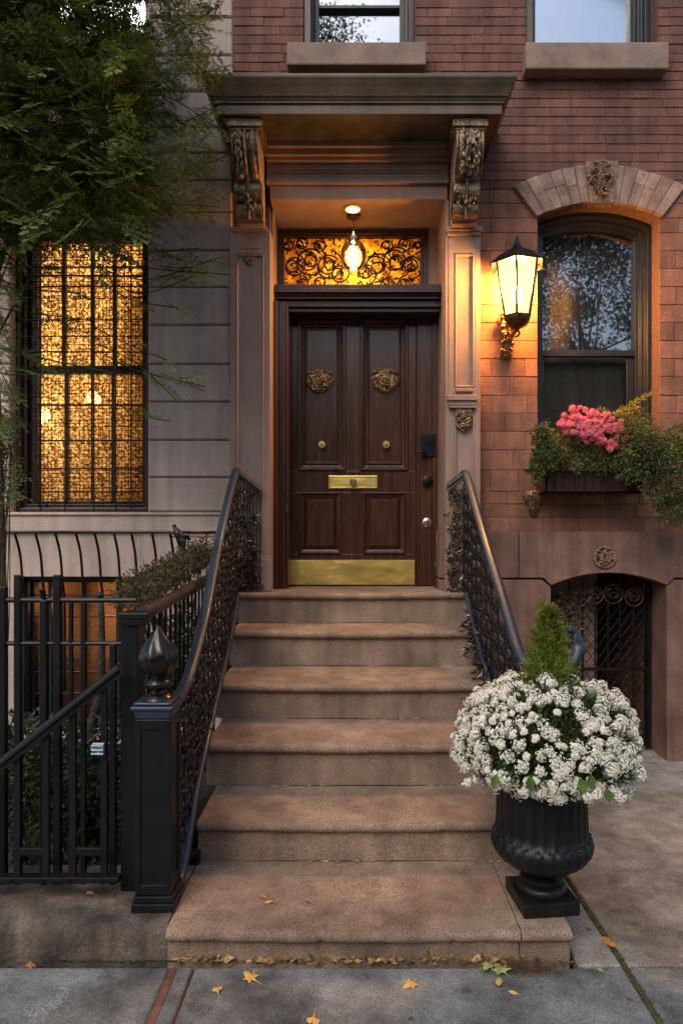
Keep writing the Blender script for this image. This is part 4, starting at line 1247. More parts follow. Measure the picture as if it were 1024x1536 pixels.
lr = thing('stair_railing', 'left stair railing with black handrail tinted by sky sheen, leafy iron scrollwork and onion-topped newel post', 'railing', (-.745, 2.52, .125))
xl = lambda d: -.70 - .05 * (d - 2.5)
hand = [(-.735, 2.50, .862), (-.70, 2.56, .856), (xl(2.68), 2.68, .856), (xl(2.83), 2.83, .872), (xl(2.97), 2.97, .925), (xl(3.23), 3.23, 1.06), (xl(3.42), 3.42, 1.20), (xl(3.81), 3.81, 1.50), (xl(4.23), 4.23, 1.775), (xl(4.50), 4.50, 1.925), (xl(4.555), 4.555, 1.95)]
hp = bez(hand, 8)
mb = MB(); mb.sweep(hp, railprof(.026, .042)); 
mb.build('handrail', M['rail'], lr, smooth='auto', angle=40)
mb = MB(); mb.sweep([(-.805, 4.555, 1.938), (-.76, 4.56, 1.905), (-.66, 4.575, 1.822), (-.645, 4.577, 1.812)], railprof(.026, .05)); mb.build('return_rail', M['ironleaf'], lr, smooth='auto')
hd, hz = [p[1] for p in hp], [p[2] for p in hp]
topl = lambda d: float(np.interp(d, hd, hz)) - .03
botl = lambda d: stairline(d) - .02 if d > 2.75 else float(np.interp(d, [2.5, 2.75], [.16, .26]))
ironpanel(lr, lambda d: xl(d) + .008, 2.62, 4.55, topl, botl, 21, 260)
# balcony side by the door
mb = MB()
for i in range(8):
    x = -.80 + .022 * i; mb.tube([(x, 4.572, 1.125), (x, 4.572, 1.92 - .1 * i * .12)], .0035, 5)
mb.build('balusters', M['iron'], lr)
mb = MB(); R8 = random.Random(9)
for i in range(330):
    z = 1.13 + .72 * R8.random() ** 1.5; x = R8.uniform(-.80, -.675) + (.03 if z < 1.45 else 0)
    L = R8.uniform(.025, .055)
    mb.leaf((x, 4.565 + R8.gauss(0, .012), z), (R8.uniform(-1, 1), R8.uniform(-.6, .2), R8.uniform(-1, .5)), L, L * .4, None, fold=.3, tone=R8.uniform(.5, 1.6))
for i in range(26):
    c = (R8.uniform(-.78, -.66), 4.56, R8.uniform(1.2, 1.85))
    mb.tube(spiral(c, R8.uniform(.02, .04), 1.2, R8.uniform(0, 6), (1, 0, 0), (0, 0, 1), n=12), .004, 5)
mb.build('iron_leaves', M['ironleaf'], lr)
# shoe rail
mb = MB(); sp = bez([(-.735, 2.50, .15), (-.69, 2.56, .15), (-.685, 2.66, .17), (-.69, 2.80, .27), (-.70, 2.92, .345), (-.715, 3.21, .49), (-.735, 3.64, .685), (-.76, 4.14, .90), (-.785, 4.5, 1.10)], 5)
mb.sweep(sp, railprof(.018, .035)); mb.build('shoe_rail', M['rail'], lr, smooth='auto')
mb = MB(); mb.box(-.695, -.655, 2.815, 2.86, .123, .172); mb.build('foot', M['iron'], lr, bevel=.004)
# newel
def newel(parent, cx, cy, z0, zt, hw=.066):
    mb = MB()
    mb.box(cx - hw - .012, cx + hw + .012, cy - hw - .012, cy + hw + .012, z0, z0 + .035)
    mb.box(cx - hw - .006, cx + hw + .006, cy - hw - .006, cy + hw + .006, z0 + .0355, z0 + .06)
    mb.box(cx - hw + .006, cx + hw - .006, cy - hw + .006, cy + hw - .006, z0 + .0605, zt - .0305)
    for a, b in ((-hw, -hw + .020), (hw - .020, hw)):
        for c_, d_ in ((-hw, -hw + .020), (hw - .020, hw)):
            mb.box(cx + a, cx + b, cy + c_, cy + d_, z0 + .0605, zt - .0305)
    for za, zb3 in ((z0 + .0605, z0 + .10), (zt - .07, zt - .0305)):
        mb.box(cx - hw + .002, cx + hw - .002, cy - hw + .002, cy + hw - .002, za, zb3)
    return mb.build('newel_post', M['iron'], parent, bevel=.004)
NXc, NYc = -.742, 2.53
nw = newel(lr, NXc, NYc, .122, .865)
mb = MB(); mb.box(NXc - .082, NXc + .075, NYc - .080, NYc + .08, .8655, .885); mb.box(NXc - .070, NXc + .066, NYc - .068, NYc + .066, .836, .865)
mb.box(NXc - .072, NXc + .066, NYc - .070, NYc + .07, .8855, .898)
mb.build('cap', M['rail'], nw, bevel=.006)
mb = MB()
zf = .898
mb.lathe((NXc, NYc, zf), [(.058, 0), (.05, .012), (.032, .022), (.03, .035)], 24)
mb.lathe((NXc, NYc, zf), [(.03, .034), (.048, .045), (.052, .055), (.048, .066), (.028, .076), (.026, .082)], 24)
prof = [(.026, .08), (.05, .095), (.068, .12), (.074, .145), (.072, .168), (.062, .192), (.046, .215), (.030, .236), (.018, .252), (.010, .264), (.004, .272)]
def fl(i, a):
    t_ = i / 10
    return 1 + .07 * math.sin(8 * (a + t_ * .9)) * (1 - t_ * .3)
mb.lathe((NXc, NYc, zf), prof, 64, flute=fl)
mb.build('finial', mat('dark_bronze', (.012, .009, .008), .24, .4, 14, .05, 30, spec=.35, coat=.1), nw, smooth='auto', angle=50)

rr_ = thing('stair_railing', 'right stair railing with black handrail tinted by sky sheen and leafy iron scrollwork ending behind the urn', 'railing', (.9, 3.12, -.03))
xr = lambda d: .75 + .012 * (4.5 - d) / 1.4
hand = [(xr(4.54), 4.54, 1.935), (xr(4.46), 4.46, 1.90), (xr(4.1), 4.1, 1.645), (xr(3.7), 3.7, 1.37), (xr(3.4), 3.4, 1.17), (xr(3.2), 3.2, 1.03), (.765, 3.10, .965), (.79, 3.05, .925), (.85, 3.04, .90), (.93, 3.06, .905)]
hp = bez(hand, 8)
mb = MB(); mb.sweep(hp, railprof(.026, .042)); mb.build('handrail', M['rail'], rr_, smooth='auto', angle=40)
mb = MB(); mb.sweep([(xr(4.5) + .01, 4.53, 1.935), (.72, 4.545, 1.90), (.655, 4.57, 1.845), (.645, 4.575, 1.84)], railprof(.026, .05)); mb.build('return_rail', M['ironleaf'], rr_, smooth='auto')
hd2, hz2 = [p[1] for p in hp][::-1], [p[2] for p in hp][::-1]
topr = lambda d: float(np.interp(d, hd2, hz2)) - .03
ironpanel(rr_, lambda d: xr(d) - .006, 3.05, 4.53, topr, lambda d: stairline(d) + .0, 33, 220)
mb = MB(); R9 = random.Random(12)
for i in range(240):
    z = 1.13 + .70 * R9.random() ** 1.2; x = R9.uniform(.64, .75)
    L = R9.uniform(.025, .05)
    mb.leaf((x, 4.56 + R9.gauss(0, .012), z), (R9.uniform(-1, 1), R9.uniform(-.6, .2), R9.uniform(-1, .5)), L, L * .4, None, fold=.3, tone=R9.uniform(.5, 1.6))
for i in range(40):
    c = (R9.uniform(.655, .74), 4.556, R9.uniform(1.16, 1.84))
    mb.tube(spiral(c, R9.uniform(.02, .045), 1.2, R9.uniform(0, 6), (1, 0, 0), (0, 0, 1), n=12), .0045, 5)
mb.build('iron_leaves', M['ironleaf'], rr_)
mb = MB()
for i in range(150):   # leaf tufts spilling inward low on the rail
    d = R9.uniform(3.55, 4.2); z = stairline(d) + R9.uniform(-.06, .12)
    mb.leaf((xr(d) - R9.uniform(0, .06), d, z), (R9.uniform(-1.4, .2), R9.uniform(-1, 1), R9.uniform(-.7, .5)), R9.uniform(.04, .075), .022, None, fold=.3, tone=R9.uniform(.5, 1.8))
mb.build('iron_leaf_tufts', M['ironleaf'], rr_)
mb = MB(); mb.sweep(bez([(xr(4.3) - .02, 4.35, 1.13), (xr(4) - .03, 4.0, .93), (xr(3.6) - .03, 3.6, .73), (xr(3.2), 3.2, .55)], 5), railprof(.014, .03)); mb.build('shoe_rail', M['rail'], rr_, smooth='auto')
newel(rr_, .90, 3.12, -.03, .87)
mb = MB(); mb.box(.815, 1.01, 3.035, 3.2, .872, .90)
mb.sweep(bez([(.93, 3.03, .90), (.99, 3.05, .925), (1.03, 3.08, .99), (1.02, 3.10, 1.05), (.985, 3.10, 1.075)], 6), railprof(.03, .05))
mb.build('volute', M['rail'], rr_, smooth='auto', bevel=.004)

# ------------------------------------------------------------------ area fence on the left
FD = 2.66
fence = thing('iron_fence', 'black iron area fence of thick upright bars left of the stoop', 'fence', (-1.2, FD, .125))
def fx(x): return px(x, FD)
for (q, hw, yt) in ((-25, .012, 900), (5, .015, 880), (28, .013, 862), (67, .014, 900), (87, .014, 862), (107, .008, 900), (126, .010, 900), (170, .012, 965)):
    mb = MB(); mb.box(fx(q) - hw, fx(q) + hw, FD - hw, FD + hw, .125, pz(yt, FD)); mb.build('bar', M['iron'], fence, bevel=.003)
mb = MB(); mb.tube([(-2.4, FD, pz(900, FD)), (fx(205), FD, pz(900, FD))], .011, 8); mb.tube([(-2.4, FD, pz(965, FD)), (fx(185), FD, pz(965, FD))], .009, 8)
mb.tube([(fx(67), FD - .01, pz(895, FD)), (fx(67), FD - .02, pz(884, FD))], .012, 8); mb.ball((fx(151), FD, pz(893, FD)), .014, 8, 6)
mb.build('rail', M['iron'], fence, smooth='auto')
G = 2.55
gt = thing('iron_gate', 'black iron gate with a sloping top rail before the bushes', 'gate', (-1.1, G, .125))
def gx_(x): return px(x, G)
for q in (-18, 27, 70, 110, 157):
    ztop = pz(1150 + (1003 - 1150) * q / 183, G) 
    mb = MB(); mb.box(gx_(q) - .013, gx_(q) + .013, G - .008, G + .008, pz(1318, G), ztop); mb.build('bar', M['iron'], gt, bevel=.003)
mb = MB(); mb.sweep([(gx_(-80), G - .01, pz(1150 + 147 / 183 * 80, G)), (gx_(183), G - .01, pz(1003, G))], railprof(.02, .042)); mb.build('top_rail', M['iron'], gt, smooth='auto')
mb = MB(); mb.box(-2.4, gx_(181), G - .02, G + .02, pz(1326, G - .02), pz(1313, G)); 
for a, b in ((28, 66), (113, 155)): mb.box(gx_(a), gx_(b), G - .007, G + .007, pz(1283, G), pz(1271, G))
mb.box(gx_(-60), gx_(-20), G - .007, G + .007, pz(1283, G), pz(1271, G))
mb.build('bottom_rail', M['iron'], gt, bevel=.003)
for q in (20, 67, 108, 157):
    mb = MB(); mb.tube([(gx_(q), G - .019, pz(1319, G)), (gx_(q), G - .028, pz(1319, G))], .008, 8)
    mb.build('bolt', M['iron'], gt)
# post and sloping side rail
pf = thing('side_fence', 'low black fence beside the stoop with dark capped post and sloped rail of thin balusters', 'fence', (px(191, 2.62), 2.62, .125))
mb = MB(); mb.box(px(181, 2.6), px(207, 2.6), 2.6, 2.68, .125, 1.185); mb.build('post', M['iron'], pf, bevel=.004)
mb = MB(); mb.box(px(178, 2.58), px(222, 2.58), 2.575, 2.70, 1.19, 1.215); mb.box(px(184, 2.58), px(216, 2.58), 2.583, 2.69, 1.165, 1.1895); mb.build('cap', M['iron'], pf, bevel=.004)
mb = MB(); mb.sweep([(-.845, 2.66, 1.200), (-.875, 4.30, 1.262)], railprof(.028, .05)); mb.build('rail', mat('worn_iron', (.05, .035, .03), .5, .3, 12, .2, 50), pf, smooth='auto')
for i in range(17):
    d = 2.76 + i * .088
    x = -.847 - .03 * (d - 2.66) / 1.64
    mb = MB(); mb.box(x - .005, x + .005, d - .005, d + .005, .13, 1.19 + .05 * (d - 2.66) / 1.64); mb.build('baluster', M['iron'], pf)
# guard rail over the basement window
wg = thing('window_guard', 'black guard rail of outward leaning bars before the basement window', 'railing', (px(128, 4.1), 4.1, 0))
g0, g1 = 4.02, 4.13
mb = MB(); mb.tube([(px(-40, g0), g0, 1.531), (px(255, g0), g0, 1.531)], .008, 8); mb.tube([(px(255, g0), g0, 1.531), (px(330, g0 + .3), g0 + .3, 1.531)], .006, 8)
mb.tube([(px(255, g0 + .3), g0 + .3, 1.50), (px(330, g0 + .3), g0 + .3, 1.50)], .004, 6)
mb.build('rail', M['iron'], wg, smooth='auto')
for q in (-8, 22, 53, 83, 114, 142, 171, 197, 228, 255):
    x = px(q, g0)
    P = bez([(x, g0, 1.53), (x + .004, g0 + .06, 1.40), (x + .01, g1 - .03, 1.22), (x + .01, g1, 1.08), (x + .01, g1, .55)], 6)
    mb = MB(); mb.tube(P, .0085, 6); mb.build('bar', M['iron'], wg, smooth=True)
for q in (283, 310):
    mb = MB(); mb.tube([(px(q, g0 + .3), g0 + .3, 1.53), (px(q, g0 + .3), g0 + .3, 1.2)], .005, 6); mb.build('bar', M['iron'], wg, smooth=True)
# little sign
sg = thing('sign', 'small pale blue sign with two lines of dark letters on the gate', 'sign', (px(147, 2.52), 2.515, pz(1130, 2.52)))
mb = MB(); mb.box(px(138, 2.52), px(156, 2.52), 2.512, 2.518, pz(1131, 2.52), pz(1117, 2.52)); mb.box(px(140, 2.52), px(157, 2.52), 2.514, 2.520, pz(1116, 2.52), pz(1114.3, 2.52)); mb.build('plate', M['signb'], sg)
def text(s, loc, size, m, parent):
    cu = bpy.data.curves.new('text', 'FONT'); cu.body = s; cu.size = size; cu.align_x = 'CENTER'; cu.extrude = .0006; cu.offset = .0006
    o = bpy.data.objects.new('tmp', cu); COL.objects.link(o)
    dg = bpy.context.evaluated_depsgraph_get(); me = bpy.data.meshes.new_from_object(o.evaluated_get(dg))
    bpy.data.objects.remove(o)
    me.materials.clear(); me.materials.append(m)
    t = bpy.data.objects.new('lettering', me); COL.objects.link(t); t.parent = parent
    t.location = Vector(loc) - top_origin(parent); t.rotation_euler = (math.pi / 2, 0, 0)
    return t
text('NOLICE', (px(147.3, 2.51), 2.5105, pz(1123.2, 2.51)), .0140, M['ink'], sg)
text('BLRT WAR', (px(147.3, 2.51), 2.5105, pz(1129.3, 2.51)), .0110, M['ink'], sg)
# figure perched above the hedge
c = at(270, 815, 3.9)
og = MB()
P = bez([(c.x + .03, c.y, pz(842, 3.9)), (c.x + .015, c.y, pz(828, 3.9)), (c.x + .01, c.y, pz(815, 3.9)), (c.x + .0, c.y, pz(805, 3.9)), (c.x - .018, c.y, pz(797, 3.9)), (c.x - .03, c.y, pz(790, 3.9))], 5)
n_ = len(P)
og.tube(P, [.024 - .0 * k if k < n_ * .2 else (.021 if k < n_ * .35 else (.026 if k < n_ * .7 else .026 - .02 * (k / n_ - .7) / .3)) for k in range(n_)], 10)
og.ball((c.x - .033, c.y, pz(789, 3.9)), (.013, .011, .011), 8, 6)
og.leaf((c.x + .0, c.y - .02, pz(803, 3.9)), (.6, -.1, -.5), .07, .03, (0, -1, 0)); og.leaf((c.x, c.y + .015, pz(803, 3.9)), (.7, .2, -.3), .07, .03, (0, -1, 0))
og.build('bird_figurine', M['iron'], smooth=True, label='small dark bird-like iron figure standing behind the clipped hedge', cat='figurine')
mb = MB(); mb.box(px(285, 4.4), px(335, 4.4), 4.38, 4.70, .2, pz(822, 4.4)); mb.build('stone_pier', M['grey'], label='pale stone pier behind the hedge left of the handrail', cat='pier', bevel=.02)
# glass jar
jc = (px(659, 4.9), 4.9)
jar = thing('glass_jar', 'clear glass jar standing on the top step by the right railing', 'jar', (jc[0], jc[1], 1.121))
jg = pane('jar_glass', refl=.10, tint=(.78, .80, .80))
mb = MB(); mb.lathe((jc[0], jc[1], 1.122), [(.036, 0), (.043, .008), (.044, .12), (.040, .145), (.031, .158)], 24); mb.build('body', jg, jar, smooth='auto')
mb = MB(); mb.lathe((jc[0], jc[1], 1.122), [(.034, .158), (.038, .162), (.038, .185), (.033, .192)], 24); mb.build('lid', M['chrome'], jar, smooth='auto')
# ------------------------------------------------------------------ urn with flowers
UX, UY = px(812, 2.53), 2.535
ur = thing('urn', 'black fluted cast iron urn on square plinth at the right end of the bottom step', 'urn', (UX, UY, .122))
Rz = Matrix.Rotation(.10, 3, 'Z')
mb = MB(); mb.obox((UX, UY, .147), (.212, .212, .05), Rz); mb.build('plinth', M['urn'], ur, bevel=.004)
mb = MB()
mb.lathe((UX, UY, .172), [(.086, 0), (.092, .008), (.092, .022), (.084, .032), (.072, .036), (.078, .042), (.078, .052), (.066, .062), (.048, .070), (.040, .078), (.044, .086)], 40)
mb.build('foot', M['urn'], ur, smooth='auto', angle=50)
prof = [(.05, .256), (.085, .262), (.125, .28), (.158, .305), (.178, .333), (.184, .355), (.182, .372), (.176, .384), (.172, .392), (.170, .42), (.169, .46), (.168, .50), (.167, .54), (.166, .565), (.170, .572), (.186, .578), (.192, .586), (.192, .596), (.180, .600), (.158, .590), (.15, .56), (.14, .50)]
def fl(i, a):
    if i <= 7: return 1 + .035 * abs(math.sin(a * 14)) * min(1, i / 2)
    if i <= 12: return 1 - .035 * abs(math.sin(a * 14)) ** .7
    return 1
mb = MB(); mb.lathe((UX, UY, .0), prof, 224, flute=fl); mb.build('bowl', M['urn'], ur, smooth='auto', angle=60)
mb = MB()
for k in range(28):
    mb = MB(); a = k * 2 * math.pi / 28 + .11
    mb.ball((UX + .176 * math.cos(a), UY + .176 * math.sin(a), .382), (.009, .008, .012), 6, 5)
    mb.build('bead', M['urn'], ur, smooth=True)
mb = MB(); mb.lathe((UX, UY, 0), [(.165, .56), (.001, .575)], 32); mb.build('soil', M['soil'], ur)

R = random.Random(77)
FX, FY, FZ = px(820, 2.55), 2.56, .705
def dome(u, v, s=1.0):
    """u azimuth, v elevation -> point on the mound"""
    rx, rz = .326 * s, (.262 if v > 0 else .145) * s
    return Vector((FX + rx * math.cos(v) * math.cos(u), FY + rx * .98 * math.cos(v) * math.sin(u), FZ + rz * math.sin(v)))
fp = thing('flowering_plant', 'rounded mound of white blooms with green leaves overflowing the black urn', 'flowers', (UX, UY, .575))
mb = MB()
for i in range(9500):
    u = R.uniform(0, 6.283); v = math.asin(R.uniform(-.75, 1)); s = R.uniform(.74, 1.0) * (1 + .05 * math.sin(u * 5 + v * 4))
    p = dome(u, v, s); d = (p - Vector((FX, FY, FZ - .1))).normalized() + Vector((R.uniform(-.7, .7), R.uniform(-.7, .7), R.uniform(-.6, .5)))
    mb.leaf(p, d, R.uniform(.018, .04), R.uniform(.006, .014), None, tone=R.uniform(.5, 1.5))
for i in range(1200):   # inner bulk down into the bowl
    a = R.uniform(0, 6.283); q = R.uniform(0, .17); p = Vector((UX + q * math.cos(a), UY + q * math.sin(a), R.uniform(.57, .75)))
    mb.leaf(p, (math.cos(a), math.sin(a), R.uniform(-.3, 1)), .05, .02, None, tone=R.uniform(.5, 1.2))
for (qx, qy, dx_) in ((794, 1162, 0), (868, 1166, .3), (908, 1180, .2), (745, 1160, -.3), (885, 1160, 0)):
    c = at(qx, qy, 2.24); mb.leaf(c, (dx_, -.15, -1), .055, .036, (0, -1, .1), tone=1.7)
mb.build('foliage', M['leaf_mum'], fp)
mb = MB()
for i in range(70):
    u = R.uniform(0, 6.28); v = R.uniform(-.4, 1.4); mb.tube([Vector((UX + .1 * math.cos(u), UY + .1 * math.sin(u), .57)), dome(u, v, .55), dome(u, v, .9)], .0025, 4)
mb.build('stems', M['leaf_mum'], fp)
def bloom(mb, c, out, rad, n, r, pet=.0066):
    out = out.normalized(); mb.ball(c - out * rad * .45, rad * .72, 7, 4, tone=.55); a = out.orthogonal().normalized(); b = out.cross(a)
    for i in range(n):
        q = math.sqrt((i + .5) / n); an = i * 2.39996 + r.random()
        nrm = (out * (1 - .55 * q * q) + (a * math.cos(an) + b * math.sin(an)) * q * .9).normalized()
        p = c + nrm * rad * r.uniform(.75, 1.25) - out * rad * .35
        t = nrm.orthogonal().normalized(); t2 = nrm.cross(t); ph = r.uniform(0, 1.5); s = pet * r.uniform(.8, 1.25)
        for k in range(2):
            e = t * math.cos(ph + k * 1.571) + t2 * math.sin(ph + k * 1.571); f = nrm.cross(e)
            mb.add([p - e * s + nrm * s * .35, p - f * s * .42, p + e * s + nrm * s * .35, p + f * s * .42], [(0, 1, 2, 3)], r.uniform(.85, 1.1))
pts = []
tries = 0
while len(pts) < 520 and tries < 30000:
    tries += 1
    u = R.uniform(0, 6.283); v = math.asin(R.uniform(-.72, .98))
    p = dome(u, v, 1.0 + .05 * math.sin(u * 5 + v * 4) + R.uniform(-.04, .05))
    if any((p - q[0]).length < .029 for q in pts): continue
    # greener gaps
    p = p + Vector((R.uniform(-.01, .01), 0, R.uniform(-.02, .015))); g = math.sin(p.x * 17 + 1.3) * math.sin(p.z * 15 + .4) + .5 * math.sin(p.x * 37 + p.z * 29)
    if g > .08 and R.random() < .8: continue
    pts.append((p, (p - Vector((FX, FY, FZ - .08)))))
pts.sort(key=lambda q: q[0].y)
rest = MB()
for i, (p, o_) in enumerate(pts):
    n_ = R.randint(20, 40); rad = R.choice((.012, .018, .024, .030)) * R.uniform(.85, 1.15)
    if i < 100:
        mb = MB(); bloom(mb, p, o_, rad, n_, R); mb.build('flower_head', M['petal'], fp)
    else: bloom(rest, p, o_, rad, n_, R)
for (qx, qy) in ((701, 1174), (826, 1178), (895, 1192), (880, 1196), (810, 1157), (930, 1195)):
    c = at(qx, qy, 2.24 if qx > 750 else 2.5); bloom(rest, c, Vector((0, -1, -.1)), .02, 26, R)
rest.build('flower_heads', M['petal'], fp, kind='stuff')

# dwarf conifer
CX_, CY_ = px(822, 2.56), 2.56
cf = thing('dwarf_conifer', 'small bright green feathery conifer rising from the white flowers', 'conifer', (CX_, CY_, .60))
mb = MB(); mb.tube([(CX_, CY_, .6), (CX_, CY_, 1.12)], [.010, .003], 6)
mb.build('trunk', M['bark'], cf)
mb = MB()
zb4, zt4 = .84, 1.225
for i in range(2000):
    t = R.random() ** 1.2; z = zb4 + (zt4 - zb4) * t
    rmax = (.118 * (1 - t) ** .7 * (1 if t > .12 else .8 + t * 1.6) * (1 + .15 * math.sin(t * 19))) + .004
    a = R.uniform(0, 6.283); q = rmax * R.uniform(.25, .8)
    p = Vector((CX_ + q * math.cos(a), CY_ + q * math.sin(a), z))
    d = Vector((math.cos(a) * R.uniform(.4, 1.2), math.sin(a) * .75, R.uniform(.2, 1.5))).normalized()
    L = R.uniform(.028, .055) * (1 if t < .85 else .8) * (1.7 if R.random() < .12 else 1)
    tn = R.uniform(.55, 1.6) * (.8 + .5 * math.sin(a * 3 + z * 30) ** 2)
    for k in range(9):
        pp = p + d * L * k / 9
        s = Vector((R.uniform(-1, 1), R.uniform(-1, 1), R.uniform(-.3, 1)))
        mb.leaf(pp, d + s * .75, R.uniform(.009, .017), .0035, None, tone=tn)
mb.build('foliage', M['leaf_ever'], cf)

# ------------------------------------------------------------------ window box
BXY = 4.50
bx = thing('window_box', 'dark slatted window box under the arched window', 'planter', ((px(812, 4.5) + 2.2) / 2, 4.6, pz(740, 4.5)))
bx0, bx1, bz0, bz1 = px(818, 4.5), px(962, 4.5), pz(740, 4.5), pz(706, 4.5)
mb = MB(); mb.box(bx0, bx1, 4.5, 4.735, bz0, bz0 + .015); mb.box(bx0, bx0 + .012, 4.5, 4.735, bz0, bz1); mb.box(bx1 - .012, bx1, 4.5, 4.735, bz0, bz1)
k = bx0
while k < bx1 - .02: mb.box(k, min(k + .062, bx1), 4.5, 4.512, bz0, bz1); k += .065
mb.box(bx0, bx1, 4.505, 4.735, bz1 - .05, bz1 - .03)
mb.build('box', M['wood2'], bx, bevel=.002)
mb = MB(); mb.box(bx0 - .01, bx1 + .01, 4.488, 4.515, bz1, bz1 + .012); mb.build('rim', M['bronze'], bx, bevel=.002)
# corbel under its left end
cb = thing('corbel', 'carved bronze-like corbel on the wall under the left end of the window box', 'corbel', (px(803, 4.68), 4.72, pz(776, 4.7)))
cc = at(803, 755, 4.66)
mb = MB(); mb.lathe((cc.x, 4.735, 0), [(.004, pz(776, 4.66)), (.018, pz(773, 4.66)), (.016, pz(768, 4.66)), (.03, pz(763, 4.66)), (.055, pz(752, 4.66)), (.072, pz(743, 4.66)), (.07, pz(738, 4.66)), (.04, pz(734, 4.66))], 24)
for i in range(60):
    a = R.uniform(3.3, 6.1); z = R.uniform(pz(768, 4.66), pz(737, 4.66)); q = float(np.interp(z, [pz(768, 4.66), pz(743, 4.66)], [.02, .068]))
    s = R.uniform(.006, .012); mb.ball((cc.x + q * math.cos(a), 4.735 + q * math.sin(a), z), (s, s, s * 1.5), 6, 4)
mb.build('body', M['bracket'], cb, smooth='auto', angle=60)

def mass(name, label, cat, blobs, n, m, L, W, parent_loc, tonev=(.5, 1.5), droop=-.1, stems=True, seed=1, extra=None):
    """foliage filling a set of ellipsoids: (centre, radii, weight)"""
    r = random.Random(seed)
    t = thing(name, label, cat, parent_loc)
    mb = MB(); ws = [b[2] for b in blobs]
    for i in range(n):
        c, rad, _ = r.choices(blobs, ws)[0]
        v = Vector((r.gauss(0, 1), r.gauss(0, 1), r.gauss(0, 1))).normalized() * (r.random() ** .4)
        lump = 1 + .25 * math.sin(v.x * 7 + c[0] * 9) * math.sin(v.z * 6 + c[2] * 7)
        p = Vector((c[0] + v.x * rad[0] * lump, c[1] + v.y * rad[1] * lump, c[2] + v.z * rad[2] * lump))
        if p.y > 4.70 and name != 'tree': p.y = 4.70 - r.random() * .03
        d = v + Vector((r.uniform(-.7, .7), r.uniform(-.7, .7), r.uniform(-.6, .6) + droop))
        mb.leaf(p, d, r.uniform(*L), r.uniform(*W), None, tone=r.uniform(*tonev) * (.75 + .5 * (.5 + .5 * math.sin(p.x * 21 + p.z * 17))))
    if extra: extra(mb, r)
    mb.build('foliage', m, t)
    if stems:
        mb = MB(); base = Vector(parent_loc)
        for i in range(26):
            c, rad, _ = r.choices(blobs, ws)[0]
            v = Vector((r.uniform(-.6, .6) * rad[0], r.uniform(-.6, .6) * rad[1], r.uniform(-.5, .6) * rad[2])) + Vector(c)
            mid = (base + v) / 2 + Vector((r.uniform(-.04, .04), r.uniform(-.04, 0), .05))
            mb.tube(bez([base, mid, v], 4), .003, 4)
        mb.build('stems', M['bark'], t)
    return t
def at3(x, y, d): return tuple(at(x, y, d))
def frond(mb, p0, p1, n, L, W, r, tn=(.7, 1.5), sag=.03, spread=.8):
    p0, p1 = Vector(p0), Vector(p1); ax = (p1 - p0)
    for i in range(n):
        t = r.random(); p = p0 + ax * t + Vector((0, 0, -sag * 4 * t * (1 - t)))
        s = Vector((r.uniform(-1, 1), r.uniform(-1, 1), r.uniform(-1, 1)))
        mb.leaf(p + s * .008, ax.normalized() * .8 + s * spread, r.uniform(*L), r.uniform(*W), None, tone=r.uniform(*tn))
mass('trailing_plant', 'dark green plant trailing far over the right end of the window box', 'plant',
     [(at3(965, 675, 4.38), (.21, .16, .14), 3), (at3(1000, 705, 4.36), (.20, .15, .24), 3.4), (at3(1008, 760, 4.4), (.12, .10, .13), 1.5), (at3(945, 648, 4.42), (.17, .14, .11), 2), (at3(1030, 670, 4.36), (.18, .14, .18), 2.4), (at3(955, 700, 4.38), (.13, .10, .11), 1)],
     15000, M['leaf_box'], (.014, .032), (.005, .011), (2.0, 4.6, bz1 - .02), seed=5, droop=-.35, tonev=(.5, 1.35))
def ex(mb, r):
    frond(mb, at(905, 640, 4.5), at(975, 592, 4.42), 420, (.014, .03), (.006, .011), r, (.8, 1.8), -.02)
    frond(mb, at(915, 650, 4.5), at(955, 612, 4.42), 260, (.014, .03), (.006, .011), r, (.8, 1.8), -.02)
mass('yellow_green_shrub', 'yellow-green shrub with a long arching shoot behind the pink flowers', 'plant',
     [(at3(905, 632, 4.52), (.12, .08, .08), 2), (at3(945, 632, 4.5), (.12, .09, .09), 2), (at3(835, 665, 4.5), (.08, .08, .07), 1)],
     2600, M['leaf_yel'], (.014, .03), (.006, .012), (1.75, 4.6, bz1 - .02), seed=6, extra=ex)
mass('leafy_plant', 'grey-green bushy plant spilling over the left end of the window box', 'plant',
     [(at3(825, 680, 4.46), (.12, .12, .12), 3), (at3(812, 655, 4.46), (.06, .07, .10), 1.5), (at3(810, 695, 4.44), (.07, .08, .09), 1.5), (at3(860, 690, 4.5), (.16, .10, .08), 2), (at3(905, 695, 4.5), (.14, .09, .07), 1.5), (at3(806, 712, 4.44), (.03, .04, .06), .6)],
     6500, M['leaf_box'], (.014, .030), (.006, .011), (1.45, 4.6, bz1 - .02), seed=7)
pk = thing('pink_flowers', 'cluster of bright pink blossoms in the middle of the window box', 'flowers', (px(890, 4.45), 4.58, bz1 - .02))
mb = MB(); r = random.Random(15); P = []
for k in range(80):
    for _ in range(80):
        u = r.uniform(-1, 1); v = r.uniform(-1, 1)
        if u * u + v * v > 1: continue
        c = at(890 + u * 52 + v * 6 + r.gauss(0, 4), 642 + v * 24 + u * 8 + r.gauss(0, 4), 4.36 + .05 * (u * u + v * v) + r.uniform(-.015, .015))
        if all((c - q).length > .024 for q in P): break
    P.append(c)
for k, c in enumerate(P):
    mb = MB(); o_ = Vector((r.uniform(-.5, .5), -1, r.uniform(-.2, .7)))
    bloom(mb, c, o_, r.uniform(.014, .028), 30, r, .011)
    mb.build('blossom', M['pink'], pk)
mb = MB()
